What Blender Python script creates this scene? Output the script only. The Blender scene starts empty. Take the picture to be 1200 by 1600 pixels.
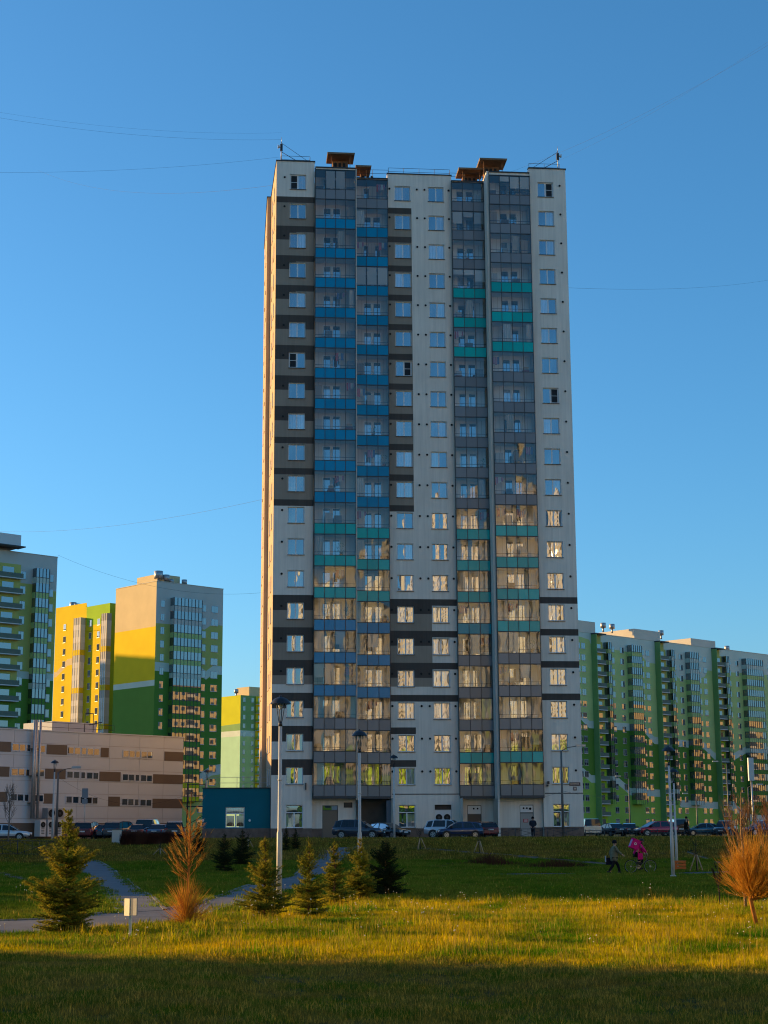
import bpy, bmesh, math, random
from mathutils import Vector, Matrix, noise
R = math.radians
sc = bpy.context.scene
COL = sc.collection

# ------------------------------------------------------------------ camera, sky, sun
TILT, ROLL, F, EYE = R(11.3), R(-0.28), 2504.0, 2.2
cam = bpy.data.objects.new('camera', bpy.data.cameras.new('camera'))
COL.objects.link(cam)
cam.data.sensor_fit = 'VERTICAL'; cam.data.sensor_height = 36.0; cam.data.sensor_width = 27.0
cam.data.lens = F / 1600 * 36
cam.data.clip_start = 0.1; cam.data.clip_end = 6000
cam.matrix_world = Matrix.Translation((0, 0, EYE)) @ Matrix.Rotation(R(90) + TILT, 4, 'X') @ Matrix.Rotation(ROLL, 4, 'Z')
sc.camera = cam

SUN_EL = R(9.0)
SUN_AZ = R(68.0)          # degrees from +Y towards -X
SDIR = Vector((-math.sin(SUN_AZ) * math.cos(SUN_EL), math.cos(SUN_AZ) * math.cos(SUN_EL), math.sin(SUN_EL)))
w = bpy.data.worlds.new('World'); sc.world = w; w.use_nodes = True
nt = w.node_tree
sky = nt.nodes.new('ShaderNodeTexSky'); sky.sky_type = 'NISHITA'; sky.sun_disc = False
sky.sun_elevation = SUN_EL; sky.sun_rotation = -SUN_AZ
sky.altitude = 0; sky.air_density = 1.0; sky.dust_density = 0.8; sky.ozone_density = 5.2
bg = nt.nodes['Background']; bg.inputs['Strength'].default_value = 0.15
hs = nt.nodes.new('ShaderNodeHueSaturation'); hs.inputs['Saturation'].default_value = 1.03; hs.inputs['Hue'].default_value = 0.49
nt.links.new(sky.outputs[0], hs.inputs['Color']); nt.links.new(hs.outputs[0], bg.inputs[0])
sun = bpy.data.objects.new('sun', bpy.data.lights.new('sun', 'SUN')); COL.objects.link(sun)
sun.data.energy = 4.8; sun.data.angle = R(0.5); sun.data.color = (1.0, 0.61, 0.20)
sun.rotation_euler = SDIR.to_track_quat('Z', 'Y').to_euler()
sc.view_settings.view_transform = 'Standard'; sc.view_settings.look = 'None'
sc.view_settings.exposure = 0.88; sc.view_settings.gamma = 1.0; sc.view_settings.use_curve_mapping = False
try:
    sc.cycles.use_denoising = True; sc.cycles.pixel_filter_type = 'BLACKMAN_HARRIS'; sc.cycles.filter_width = 1.1
    sc.cycles.max_bounces = 6; sc.cycles.transparent_max_bounces = 12
    sc.cycles.sample_clamp_indirect = 4.0
except Exception:
    pass

# ------------------------------------------------------------------ survey helpers (photo sight lines -> metres in the world)
_c, _s = math.cos(TILT), math.sin(TILT)
def ray(u, v):
    x, y = (u - 600) / F, (800 - v) / F
    x, y = x * math.cos(ROLL) - y * math.sin(ROLL), x * math.sin(ROLL) + y * math.cos(ROLL)
    return Vector((x, _c - y * _s, _s + y * _c))
def at(u, v, Y):
    d = ray(u, v); t = Y / d.y
    return Vector((d.x * t, Y, EYE + d.z * t))
class Plane:
    """a facade plane through P, running along (cos a, sin a); gives local x and world z of a sight line"""
    def __init__(s, P, a, zb=0.0): s.P, s.a, s.zb = P, a, zb
    def hit(s, u, v, st=0.0):
        n = (-math.sin(s.a), math.cos(s.a)); d = ray(u, v)
        t = (n[0] * s.P[0] + n[1] * s.P[1] + st) / (n[0] * d.x + n[1] * d.y)
        return ((d.x * t - s.P[0]) * math.cos(s.a) + (d.y * t - s.P[1]) * math.sin(s.a), EYE + d.z * t - s.zb)
    def x(s, u, v=1150, st=0.0): return s.hit(u, v, st)[0]
    def z(s, u, v, st=0.0): return s.hit(u, v, st)[1]
def sstep(a, b, t):
    t = max(0.0, min(1.0, (t - a) / (b - a))); return t * t * (3 - 2 * t)
def terrain(x, y):
    h = 1.65 * sstep(86, 124, y)
    k = 1 - sstep(100, 128, y)
    return h + k * (0.05 * math.sin(x * .31 + 1.3) * math.sin(y * .23) + 0.035 * math.sin(x * .7 + y * .45))
def G(u, v):
    d = ray(u, v); t0 = 5.0; t = t0
    while t < 400:
        p = d * t
        if EYE + p.z < terrain(p.x, p.y): break
        t += 0.1
    p = d * t
    return Vector((p.x, p.y, terrain(p.x, p.y)))

# ------------------------------------------------------------------ materials
def mat(name, col, rough=.8, spec=.3, metal=0.0, var=0.0, scale=3.0, bump=0.0, bscale=40.0, rnd=0.0, coord='Object', emit=None):
    m = bpy.data.materials.new(name); m.use_nodes = True
    n = m.node_tree; b = n.nodes['Principled BSDF']
    b.inputs['Roughness'].default_value = rough
    b.inputs['Specular IOR Level'].default_value = spec
    b.inputs['Metallic'].default_value = metal
    b.inputs['Base Color'].default_value = (*col, 1)
    tc = n.nodes.new('ShaderNodeTexCoord')
    last = None
    if var:
        t = n.nodes.new('ShaderNodeTexNoise'); t.inputs['Scale'].default_value = scale; t.inputs['Detail'].default_value = 6
        n.links.new(tc.outputs[coord], t.inputs['Vector'])
        mr = n.nodes.new('ShaderNodeMapRange'); mr.inputs[1].default_value = .3; mr.inputs[2].default_value = .7
        mr.inputs[3].default_value = 1 - var; mr.inputs[4].default_value = 1 + var
        n.links.new(t.outputs['Fac'], mr.inputs[0]); last = mr.outputs[0]
    if rnd:
        oi = n.nodes.new('ShaderNodeObjectInfo')
        mr = n.nodes.new('ShaderNodeMapRange'); mr.inputs[3].default_value = 1 - rnd; mr.inputs[4].default_value = 1 + rnd
        n.links.new(oi.outputs['Random'], mr.inputs[0])
        if last is None: last = mr.outputs[0]
        else:
            mu = n.nodes.new('ShaderNodeMath'); mu.operation = 'MULTIPLY'
            n.links.new(last, mu.inputs[0]); n.links.new(mr.outputs[0], mu.inputs[1]); last = mu.outputs[0]
    if last is not None:
        vm = n.nodes.new('ShaderNodeVectorMath'); vm.operation = 'SCALE'
        vm.inputs[0].default_value = col; n.links.new(last, vm.inputs['Scale'])
        n.links.new(vm.outputs[0], b.inputs['Base Color'])
    if bump:
        t = n.nodes.new('ShaderNodeTexNoise'); t.inputs['Scale'].default_value = bscale; t.inputs['Detail'].default_value = 4
        n.links.new(tc.outputs[coord], t.inputs['Vector'])
        bp = n.nodes.new('ShaderNodeBump'); bp.inputs['Strength'].default_value = bump; bp.inputs['Distance'].default_value = .02
        n.links.new(t.outputs['Fac'], bp.inputs['Height']); n.links.new(bp.outputs[0], b.inputs['Normal'])
    if emit:
        b.inputs['Emission Color'].default_value = (*emit[0], 1); b.inputs['Emission Strength'].default_value = emit[1]
    return m
def streaks(m, amt=.06):
    n = m.node_tree; b = n.nodes['Principled BSDF']; src = b.inputs['Base Color'].links[0].from_socket
    tc = n.nodes.new('ShaderNodeTexCoord'); mp = n.nodes.new('ShaderNodeMapping'); mp.inputs['Scale'].default_value = (2.2, 2.2, .10)
    t = n.nodes.new('ShaderNodeTexNoise'); t.inputs['Scale'].default_value = 1.6; t.inputs['Detail'].default_value = 6; t.inputs['Roughness'].default_value = .65
    mr = n.nodes.new('ShaderNodeMapRange'); mr.inputs[1].default_value = .3; mr.inputs[2].default_value = .7; mr.inputs[3].default_value = 1 - amt * 1.6; mr.inputs[4].default_value = 1 + amt * .6
    vm = n.nodes.new('ShaderNodeVectorMath'); vm.operation = 'SCALE'
    n.links.new(tc.outputs['Object'], mp.inputs[0]); n.links.new(mp.outputs[0], t.inputs['Vector']); n.links.new(t.outputs['Fac'], mr.inputs[0])
    n.links.new(src, vm.inputs[0]); n.links.new(mr.outputs[0], vm.inputs['Scale']); n.links.new(vm.outputs[0], b.inputs['Base Color'])
def glass_mat(name, refl=.4, cols=((.015, .018, .022), (.03, .03, .032), (.30, .28, .25), (.02, .025, .03), (.10, .085, .07), (.42, .40, .38), (.05, .06, .07)), tint=(.92, .95, 1.0)):
    """coated window glass over a dim room or a curtain; which of them is drawn per pane"""
    m = bpy.data.materials.new(name); m.use_nodes = True; n = m.node_tree; n.nodes.clear()
    out = n.nodes.new('ShaderNodeOutputMaterial'); mx = n.nodes.new('ShaderNodeMixShader')
    d = n.nodes.new('ShaderNodeBsdfDiffuse'); g = n.nodes.new('ShaderNodeBsdfGlossy')
    g.inputs['Color'].default_value = (*tint, 1); g.inputs['Roughness'].default_value = .015
    oi = n.nodes.new('ShaderNodeObjectInfo'); cr = n.nodes.new('ShaderNodeValToRGB'); cr.color_ramp.interpolation = 'CONSTANT'
    e = cr.color_ramp.elements
    while len(e) < len(cols): e.new(.5)
    for i, c in enumerate(cols): e[i].position = i / len(cols); e[i].color = (*c, 1)
    n.links.new(oi.outputs['Random'], cr.inputs[0])
    # curtain folds
    tc = n.nodes.new('ShaderNodeTexCoord'); wv = n.nodes.new('ShaderNodeTexWave'); wv.inputs['Scale'].default_value = 2.2; wv.inputs['Distortion'].default_value = 2
    n.links.new(tc.outputs['Object'], wv.inputs['Vector'])
    mr = n.nodes.new('ShaderNodeMapRange'); mr.inputs[3].default_value = .65; mr.inputs[4].default_value = 1.15
    n.links.new(wv.outputs['Fac'], mr.inputs[0])
    vm = n.nodes.new('ShaderNodeVectorMath'); vm.operation = 'SCALE'
    n.links.new(cr.outputs[0], vm.inputs[0]); n.links.new(mr.outputs[0], vm.inputs['Scale'])
    n.links.new(vm.outputs[0], d.inputs['Color'])
    fr = n.nodes.new('ShaderNodeFresnel'); fr.inputs['IOR'].default_value = 1.5
    ad = n.nodes.new('ShaderNodeMath'); ad.operation = 'ADD'; ad.use_clamp = True; ad.inputs[1].default_value = refl
    n.links.new(fr.outputs[0], ad.inputs[0]); n.links.new(ad.outputs[0], mx.inputs[0])
    n.links.new(d.outputs[0], mx.inputs[1]); n.links.new(g.outputs[0], mx.inputs[2]); n.links.new(mx.outputs[0], out.inputs[0])
    return m
def clear_glass_mat(name, refl=.07, tint=(.95, .965, .97)):
    m = bpy.data.materials.new(name); m.use_nodes = True; n = m.node_tree; n.nodes.clear()
    out = n.nodes.new('ShaderNodeOutputMaterial'); mx = n.nodes.new('ShaderNodeMixShader')
    d = n.nodes.new('ShaderNodeBsdfTransparent'); d.inputs['Color'].default_value = (*tint, 1)
    g = n.nodes.new('ShaderNodeBsdfGlossy'); g.inputs['Roughness'].default_value = .02
    fr = n.nodes.new('ShaderNodeFresnel'); fr.inputs['IOR'].default_value = 1.5
    ad = n.nodes.new('ShaderNodeMath'); ad.operation = 'ADD'; ad.use_clamp = True; ad.inputs[1].default_value = refl
    n.links.new(fr.outputs[0], ad.inputs[0]); n.links.new(ad.outputs[0], mx.inputs[0])
    n.links.new(d.outputs[0], mx.inputs[1]); n.links.new(g.outputs[0], mx.inputs[2]); n.links.new(mx.outputs[0], out.inputs[0])
    return m
def leaf_mat(name, c1, c2, scale=.6, trans=.35, rnd=0.0):
    """two-tone foliage or grass that lets some light through"""
    m = bpy.data.materials.new(name); m.use_nodes = True; n = m.node_tree; n.nodes.clear()
    out = n.nodes.new('ShaderNodeOutputMaterial'); mx = n.nodes.new('ShaderNodeMixShader'); mx.inputs[0].default_value = trans
    d = n.nodes.new('ShaderNodeBsdfDiffuse'); t = n.nodes.new('ShaderNodeBsdfTranslucent')
    geo = n.nodes.new('ShaderNodeNewGeometry'); nz = n.nodes.new('ShaderNodeTexNoise'); nz.inputs['Scale'].default_value = scale; nz.inputs['Detail'].default_value = 5
    n.links.new(geo.outputs['Position'], nz.inputs['Vector'])
    cr = n.nodes.new('ShaderNodeValToRGB'); cr.color_ramp.elements[0].position = .38; cr.color_ramp.elements[1].position = .62
    cr.color_ramp.elements[0].color = (*c1, 1); cr.color_ramp.elements[1].color = (*c2, 1)
    n.links.new(nz.outputs['Fac'], cr.inputs[0])
    col = cr.outputs[0]
    if rnd:
        oi = n.nodes.new('ShaderNodeObjectInfo'); mr = n.nodes.new('ShaderNodeMapRange'); mr.inputs[3].default_value = 1 - rnd; mr.inputs[4].default_value = 1 + rnd
        n.links.new(oi.outputs['Random'], mr.inputs[0])
        vm = n.nodes.new('ShaderNodeVectorMath'); vm.operation = 'SCALE'; n.links.new(col, vm.inputs[0]); n.links.new(mr.outputs[0], vm.inputs['Scale']); col = vm.outputs[0]
    n.links.new(col, d.inputs['Color']); n.links.new(col, t.inputs['Color'])
    n.links.new(d.outputs[0], mx.inputs[1]); n.links.new(t.outputs[0], mx.inputs[2]); n.links.new(mx.outputs[0], out.inputs[0])
    return m

M = {}
M['white'] = mat('white_stucco', (.83, .725, .62), .9, .2, var=.06, scale=.35, bump=.15, bscale=9)
M['taupe'] = mat('taupe_stucco', (.34, .27, .21), .9, .2, var=.06, scale=.4, bump=.15, bscale=9)
M['dark'] = mat('charcoal_stucco', (.092, .074, .063), .85, .25, var=.1, scale=.4, bump=.12, bscale=9)
M['plinth'] = mat('plinth_tile', (.17, .115, .09), .7, .3, var=.25, scale=2.5, bump=.1, bscale=20)
streaks(M['white'], .09); streaks(M['taupe'], .09); streaks(M['dark'], .12)
M['loggia_beige'] = mat('loggia_beige', (.74, .64, .55), .9, .2, var=.06, scale=1)
M['loggia_white'] = mat('loggia_white', (.82, .79, .75), .9, .2, var=.05, scale=1)
M['cap'] = mat('roof_cap_metal', (.03, .03, .035), .5, .4)
M['roof'] = mat('roof_felt', (.12, .11, .1), .95, .2, var=.2, scale=1)
M['frame'] = mat('dark_window_frame', (.05, .055, .06), .5, .4)
M['wframe'] = mat('white_window_frame', (.72, .72, .72), .4, .5)
M['sill'] = mat('sill_metal', (.12, .11, .1), .5, .4)
M['p_blue'] = mat('blue_panel_glass', (.0, .245, .43), .16, .25, rnd=.12)
M['p_teal'] = mat('teal_panel_glass', (.0, .42, .38), .16, .25, rnd=.12)
M['p_tealblue'] = mat('teal_blue_panel_glass', (.0, .32, .38), .16, .25, rnd=.12)
M['p_grey'] = mat('grey_panel_glass', (.22, .22, .23), .16, .25, rnd=.12)
M['glass'] = glass_mat('window_glass', .30)
M['cglass'] = clear_glass_mat('balcony_glass')
M['fglass'] = glass_mat('far_window_glass', .16, ((.02, .025, .03), (.05, .05, .05), (.10, .10, .09)))
M['blind'] = mat('roller_blind', (.55, .53, .5), .9, .1, rnd=.25)
M['vent'] = mat('vent_black', (.012, .012, .012), .6, .3)
M['brick_shaft'] = mat('shaft_brick', (.26, .12, .06), .9, .2, var=.25, scale=3)
M['canopy'] = mat('canopy_sheet', (.25, .16, .10), .7, .3, var=.2, scale=2)
M['canopy_edge'] = mat('canopy_edge', (.25, .20, .14), .6, .4)
M['steel'] = mat('galvanised_steel', (.42, .42, .42), .45, .5, .6, var=.12, scale=4)
M['wire'] = mat('cable_black', (.02, .02, .022), .6, .3)
M['darkmetal'] = mat('dark_painted_metal', (.015, .016, .022), .45, .5)
M['asphalt'] = mat('asphalt', (.075, .072, .075), .9, .25, var=.18, scale=1.2, bump=.3, bscale=60)
M['kerbm'] = mat('kerb_concrete', (.20, .19, .17), .9, .2, var=.2, scale=3)
M['pathm'] = mat('path_asphalt', (.14, .135, .14), .9, .25, var=.15, scale=1.0, bump=.2, bscale=50)
M['dirt'] = mat('trodden_earth', (.14, .10, .075), 1.0, .1, var=.25, scale=1.5, bump=.3)

# ------------------------------------------------------------------ mesh builder
class MB:
    def __init__(s): s.v, s.f, s.m, s.mats, s.smooth = [], [], [], [], []
    def mi(s, m):
        if m not in s.mats: s.mats.append(m)
        return s.mats.index(m)
    def face(s, pts, m, smooth=False):
        i = len(s.v); s.v += [tuple(p) for p in pts]; s.f.append(tuple(range(i, i + len(pts)))); s.m.append(s.mi(m)); s.smooth.append(smooth)
    def box(s, x0, x1, y0, y1, z0, z1, m, skip=''):
        i = len(s.v)
        s.v += [(x0, y0, z0), (x1, y0, z0), (x1, y1, z0), (x0, y1, z0), (x0, y0, z1), (x1, y0, z1), (x1, y1, z1), (x0, y1, z1)]
        fs = {'b': (3, 2, 1, 0), 't': (4, 5, 6, 7), 'f': (0, 1, 5, 4), 'k': (2, 3, 7, 6), 'l': (3, 0, 4, 7), 'r': (1, 2, 6, 5)}
        k = s.mi(m)
        for n_, q in fs.items():
            if n_ in skip: continue
            s.f.append(tuple(i + a for a in q)); s.m.append(k); s.smooth.append(False)
    def tube(s, pts, rad, m, n=6, cap=True, smooth=True):
        pts = [Vector(p) for p in pts]
        if not hasattr(rad, '__len__'): rad = [rad] * len(pts)
        k = s.mi(m); rings = []
        t0 = (pts[1] - pts[0]).normalized()
        up = Vector((0, 0, 1)) if abs(t0.z) < .9 else Vector((1, 0, 0))
        a = t0.cross(up).normalized()
        for i, p in enumerate(pts):
            t = (pts[min(i + 1, len(pts) - 1)] - pts[max(i - 1, 0)]).normalized()
            a = (a - t * a.dot(t)).normalized(); b = t.cross(a)
            base = len(s.v)
            for j in range(n):
                an = 2 * math.pi * j / n
                s.v.append(tuple(p + (a * math.cos(an) + b * math.sin(an)) * rad[i]))
            rings.append(base)
        for i in range(len(pts) - 1):
            for j in range(n):
                s.f.append((rings[i] + j, rings[i] + (j + 1) % n, rings[i + 1] + (j + 1) % n, rings[i + 1] + j)); s.m.append(k); s.smooth.append(smooth)
        if cap:
            s.f.append(tuple(rings[0] + j for j in range(n))[::-1]); s.m.append(k); s.smooth.append(False)
            s.f.append(tuple(rings[-1] + j for j in range(n))); s.m.append(k); s.smooth.append(False)
    def lathe(s, prof, m, n=16, c=(0, 0, 0)):
        k = s.mi(m); rings = []
        for r, z in prof:
            b = len(s.v)
            for j in range(n):
                an = 2 * math.pi * j / n; s.v.append((c[0] + r * math.cos(an), c[1] + r * math.sin(an), c[2] + z))
            rings.append(b)
        for i in range(len(prof) - 1):
            for j in range(n):
                s.f.append((rings[i] + j, rings[i] + (j + 1) % n, rings[i + 1] + (j + 1) % n, rings[i + 1] + j)); s.m.append(k); s.smooth.append(True)
    def mesh(s, name):
        me = bpy.data.meshes.new(name); me.from_pydata(s.v, [], s.f)
        for m in s.mats: me.materials.append(m)
        me.polygons.foreach_set('material_index', s.m); me.polygons.foreach_set('use_smooth', s.smooth)
        me.update(); return me
    def build(s, name, parent=None, loc=(0, 0, 0), rz=0.0):
        return put(name, s.mesh(name), parent, loc, rz)
def put(name, me, parent=None, loc=(0, 0, 0), rz=0.0):
    o = bpy.data.objects.new(name, me); COL.objects.link(o); o.parent = parent; o.location = loc
    if rz: o.rotation_euler = (0, 0, rz)
    return o
def tag(o, label, cat, group=None, kind=None):
    if label: o['label'] = label
    if cat: o['category'] = cat
    if group: o['group'] = group
    if kind: o['kind'] = kind
    return o
def thing(name, label, cat, loc=(0, 0, 0), rz=0.0, group=None):
    o = put(name, None, None, loc, rz); return tag(o, label, cat, group)
def struct(o): o['kind'] = 'structure'; return o
def copy_tree(o, parent=None):
    c = o.copy(); COL.objects.link(c)
    if parent is not None: c.parent = parent
    for ch in list(o.children): copy_tree(ch, c)
    return c

# ------------------------------------------------------------------ ground
def ground_material():
    m = bpy.data.materials.new('ground_soil_grass'); m.use_nodes = True; n = m.node_tree; b = n.nodes['Principled BSDF']
    b.inputs['Roughness'].default_value = 1; b.inputs['Specular IOR Level'].default_value = .1
    geo = n.nodes.new('ShaderNodeNewGeometry')
    def nz(sc_, d=6):
        t = n.nodes.new('ShaderNodeTexNoise'); t.inputs['Scale'].default_value = sc_; t.inputs['Detail'].default_value = d
        n.links.new(geo.outputs['Position'], t.inputs['Vector']); return t.outputs['Fac']
    def ramp(f, a, ca, b_, cb):
        r = n.nodes.new('ShaderNodeValToRGB'); e = r.color_ramp.elements; e[0].position = a; e[0].color = (*ca, 1); e[1].position = b_; e[1].color = (*cb, 1)
        n.links.new(f, r.inputs[0]); return r.outputs[0]
    c1 = ramp(nz(.35), .35, (.035, .055, .014), .65, (.075, .07, .025))
    c2 = ramp(nz(6), .35, (.45, .45, .45), .7, (1.25, 1.2, 1.1))
    mx = n.nodes.new('ShaderNodeMix'); mx.data_type = 'RGBA'; mx.blend_type = 'MULTIPLY'; mx.inputs[0].default_value = 1
    n.links.new(c1, mx.inputs[6]); n.links.new(c2, mx.inputs[7]); n.links.new(mx.outputs[2], b.inputs['Base Color'])
    bp = n.nodes.new('ShaderNodeBump'); bp.inputs['Strength'].default_value = .6; bp.inputs['Distance'].default_value = .1
    n.links.new(nz(8), bp.inputs['Height']); n.links.new(bp.outputs[0], b.inputs['Normal'])
    return m
M['ground'] = ground_material()
def axis(lo, hi, step, far):
    a = [lo + i * step for i in range(int((hi - lo) / step) + 1)]
    pre, d, v = [], step * 2, lo
    while v > -far: v -= d; d *= 1.6; pre.insert(0, v)
    post, d, v = [], step * 2, hi
    while v < far: v += d; d *= 1.6; post.append(v)
    return pre + a + post
xs = axis(-60, 60, 1.5, 4500); ys = axis(-10, 140, 1.0, 4500)
mb = MB(); nx = len(xs)
mb.v = [(x, y, terrain(x, y)) for y in ys for x in xs]
for j in range(len(ys) - 1):
    for i in range(nx - 1):
        mb.f.append((j * nx + i, j * nx + i + 1, (j + 1) * nx + i + 1, (j + 1) * nx + i)); mb.m.append(0); mb.smooth.append(True)
mb.mats = [M['ground']]
struct(mb.build('ground'))

def resample(pts, n):
    L = [0.0]
    for a, b in zip(pts, pts[1:]): L.append(L[-1] + (b - a).length)
    out = []
    for k in range(n + 1):
        t = L[-1] * k / n; i = 0
        while i < len(L) - 2 and L[i + 1] < t: i += 1
        q = (t - L[i]) / max(1e-6, L[i + 1] - L[i]); out.append(pts[i].lerp(pts[i + 1], q))
    return out
BLOCKED = []      # quads on the ground where no grass grows
def strip(name, A, B, m, n=60, lift=.02, across=4):
    A, B = resample(A, n), resample(B, n); mb = MB()
    rows = []
    for a, b in zip(A, B):
        row = []
        for k in range(across + 1):
            p = a.lerp(b, k / across); row.append((p.x, p.y, terrain(p.x, p.y) + lift))
        rows.append(row)
    w_ = across + 1
    mb.v = [p for r_ in rows for p in r_]; mb.mats = [m]
    for i in range(n):
        for k in range(across):
            mb.f.append((i * w_ + k, i * w_ + k + 1, (i + 1) * w_ + k + 1, (i + 1) * w_ + k)); mb.m.append(0); mb.smooth.append(True)
        BLOCKED.append([(A[i].x, A[i].y), (B[i].x, B[i].y), (B[i + 1].x, B[i + 1].y), (A[i + 1].x, A[i + 1].y)])
    return struct(mb.build(name))
def ribbon(mb, line, wd, h, m, n=60):
    L = resample(line, n)
    for a, b in zip(L, L[1:]):
        d = (b - a); d.z = 0; d.normalize(); nrm = Vector((-d.y, d.x, 0)) * wd / 2
        za, zb = terrain(a.x, a.y), terrain(b.x, b.y)
        P = [(a - nrm, za), (b - nrm, zb), (b + nrm, zb), (a + nrm, za)]
        top = [(p.x, p.y, z + h) for p, z in P]; bot = [(p.x, p.y, z - .05) for p, z in P]
        mb.face(top, m)
        mb.face([bot[0], bot[1], top[1], top[0]], m); mb.face([bot[2], bot[3], top[3], top[2]], m)
lowE = [G(u, v) for u, v in ((-40, 1463), (60, 1458), (150, 1452), (215, 1449), (262, 1446), (300, 1438), (335, 1424), (370, 1413), (410, 1402), (455, 1390), (492, 1373), (522, 1352), (545, 1333), (556, 1324))]
upE = [G(u, v) for u, v in ((-40, 1441), (60, 1438), (140, 1431), (185, 1425), (255, 1421), (310, 1414), (335, 1402), (362, 1393), (405, 1381), (447, 1370), (478, 1351), (500, 1337), (508, 1325))]
strip('path', lowE, upE, M['pathm'], 90)
bl = [G(u, v) for u, v in ((186, 1427), (170, 1405), (150, 1385), (130, 1368), (104, 1351), (70, 1341))]
br = [G(u, v) for u, v in ((258, 1423), (236, 1400), (206, 1380), (182, 1362), (157, 1347), (120, 1338))]
strip('path', bl, br, M['pathm'], 40, lift=.026)
mb = MB()
ribbon(mb, bl, .09, .03, M['kerbm']); ribbon(mb, br, .12, .05, M['kerbm']); ribbon(mb, upE[:4], .12, .05, M['kerbm']); ribbon(mb, upE[4:], .12, .05, M['kerbm']); ribbon(mb, lowE, .12, .05, M['kerbm'])
struct(mb.build('kerb'))
# the far footpath along the bank
fp = [Vector((x, 84.5 + .03 * (x - 10) + .3 * math.sin(x * .2), 0)) for x in (4, 8, 12, 16, 20, 26)]
strip('path', fp, [p + Vector((0, 2.6, 0)) for p in fp], M['asphalt'], 30)
# trodden trails
for a in (((640, 1327), (700, 1331), (780, 1337), (860, 1344), (960, 1352)), ((1008, 1311), (1040, 1322), (1090, 1338), (1140, 1356)), ((-10, 1365), (30, 1375), (70, 1390))):
    L = [G(u, v) for u, v in a]
    strip('path', L, [p + Vector((.3, 1.1, 0)) for p in L], M['dirt'], 30, lift=.015, across=2)
# car park and street, both on the flat ground by the houses
def slab(name, pts, z, m):
    mb = MB(); mb.face([(x, y, z) for x, y in pts], m); return struct(mb.build(name))
slab('parking_lot', [(-60, 127.5), (19, 127.5), (19, 141.6), (-60, 141.6)], 1.675, M['asphalt'])
slab('street', [(19, 150), (130, 150), (130, 172), (19, 172)], 1.679, M['asphalt'])
mb = MB(); ribbon(mb, [Vector((-60, 127.4, 0)), Vector((19, 127.4, 0))], .15, .14, M['kerbm'], 40); struct(mb.build('kerb'))
BLOCKED.append([(-60, 127), (19, 127), (19, 145), (-60, 145)])

# ------------------------------------------------------------------ the residential tower
TA = R(5.2); TP = at(423, 1290, 143)
TW = Plane((TP.x, 143.0), TA)
tower = thing('apartment_tower', 'tall white and grey striped apartment tower with glazed blue and teal balconies', 'tower', (TP.x, 143.0, 0), TA)
ZC = [62.84 - 2.932 * k for k in range(20)]          # window centres, top storey first
HALF = .75

def facade(mb, x0, x1, y, z0, z1, holes, colf, xb=(), zb=(), reveal=.2, mapf=None, rmat=None):
    """wall sheet with real openings; mapf turns (x, depth, z) into local coordinates"""
    mp = mapf or (lambda x, d, z: (x, y + d, z))
    X = sorted({round(t, 3) for t in [x0, x1, *xb, *[h[0] for h in holes], *[h[1] for h in holes]] if x0 - 1e-6 <= t <= x1 + 1e-6})
    Z = sorted({round(t, 3) for t in [z0, z1, *zb, *[h[2] for h in holes], *[h[3] for h in holes]] if z0 - 1e-6 <= t <= z1 + 1e-6})
    for i in range(len(X) - 1):
        for j in range(len(Z) - 1):
            cx, cz = (X[i] + X[i + 1]) / 2, (Z[j] + Z[j + 1]) / 2
            if any(h[0] < cx < h[1] and h[2] < cz < h[3] for h in holes): continue
            mb.face([mp(X[i], 0, Z[j]), mp(X[i + 1], 0, Z[j]), mp(X[i + 1], 0, Z[j + 1]), mp(X[i], 0, Z[j + 1])], colf(cx, cz))
    for a, b, c, d in holes:
        m = rmat or M['wframe']; e = reveal
        mb.face([mp(a, 0, c), mp(a, 0, d), mp(a, e, d), mp(a, e, c)], m)
        mb.face([mp(b, 0, c), mp(b, e, c), mp(b, e, d), mp(b, 0, d)], m)
        mb.face([mp(a, 0, d), mp(b, 0, d), mp(b, e, d), mp(a, e, d)], m)
        mb.face([mp(a, 0, c), mp(a, e, c), mp(b, e, c), mp(b, 0, c)], m)

def pane_mesh(name, w_, h_, sag, m, n=5):
    """one sealed glass unit: slightly pillowed, as real double glazing is"""
    mb = MB()
    for j in range(n + 1):
        for i in range(n + 1):
            u, v = 2 * i / n - 1, 2 * j / n - 1
            mb.v.append((u * w_ / 2, -sag * (1 - u * u) * (1 - .7 * v * v), v * h_ / 2))
    for j in range(n):
        for i in range(n):
            mb.f.append((j * (n + 1) + i, j * (n + 1) + i + 1, (j + 1) * (n + 1) + i + 1, (j + 1) * (n + 1) + i)); mb.m.append(0); mb.smooth.append(True)
    mb.mats = [m]; return mb.mesh(name)
PANES = [pane_mesh('pane', .62, 1.34, s_, M['glass']) for s_ in (.006, -.007, .003, -.004, .010)]
PANES_L = [pane_mesh('pane', .66, 1.0, s_, M['glass']) for s_ in (.004, -.005, .002)]
PANES_T = [pane_mesh('pane', 1.40, .55, s_, M['glass']) for s_ in (.006, -.006)]
def frame_mesh(w_, h_, m, bars=(0,), hbar=None, d=.07, t=.07):
    mb = MB(); x, z = w_ / 2, h_ / 2
    mb.box(-x, x, 0, d, z - t, z, m); mb.box(-x, x, 0, d, -z, -z + t, m)
    mb.box(-x, -x + t, .002, d, -z + t, z - t, m); mb.box(x - t, x, .002, d, -z + t, z - t, m)
    for b in bars: mb.box(b - .06, b + .06, .001, d, -z + t, (hbar if hbar is not None else z - t), m)
    if hbar is not None: mb.box(-x + t, x - t, .001, d, hbar, hbar + .09, m)
    return mb
WIN = frame_mesh(1.52, 1.5, M['wframe'])
WIN.box(-.80, .80, -.27, -.01, -.80, -.755, M['sill'])
WIN = WIN.mesh('window')
SHOPW = frame_mesh(1.52, 2.0, M['wframe'], hbar=.28)
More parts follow.
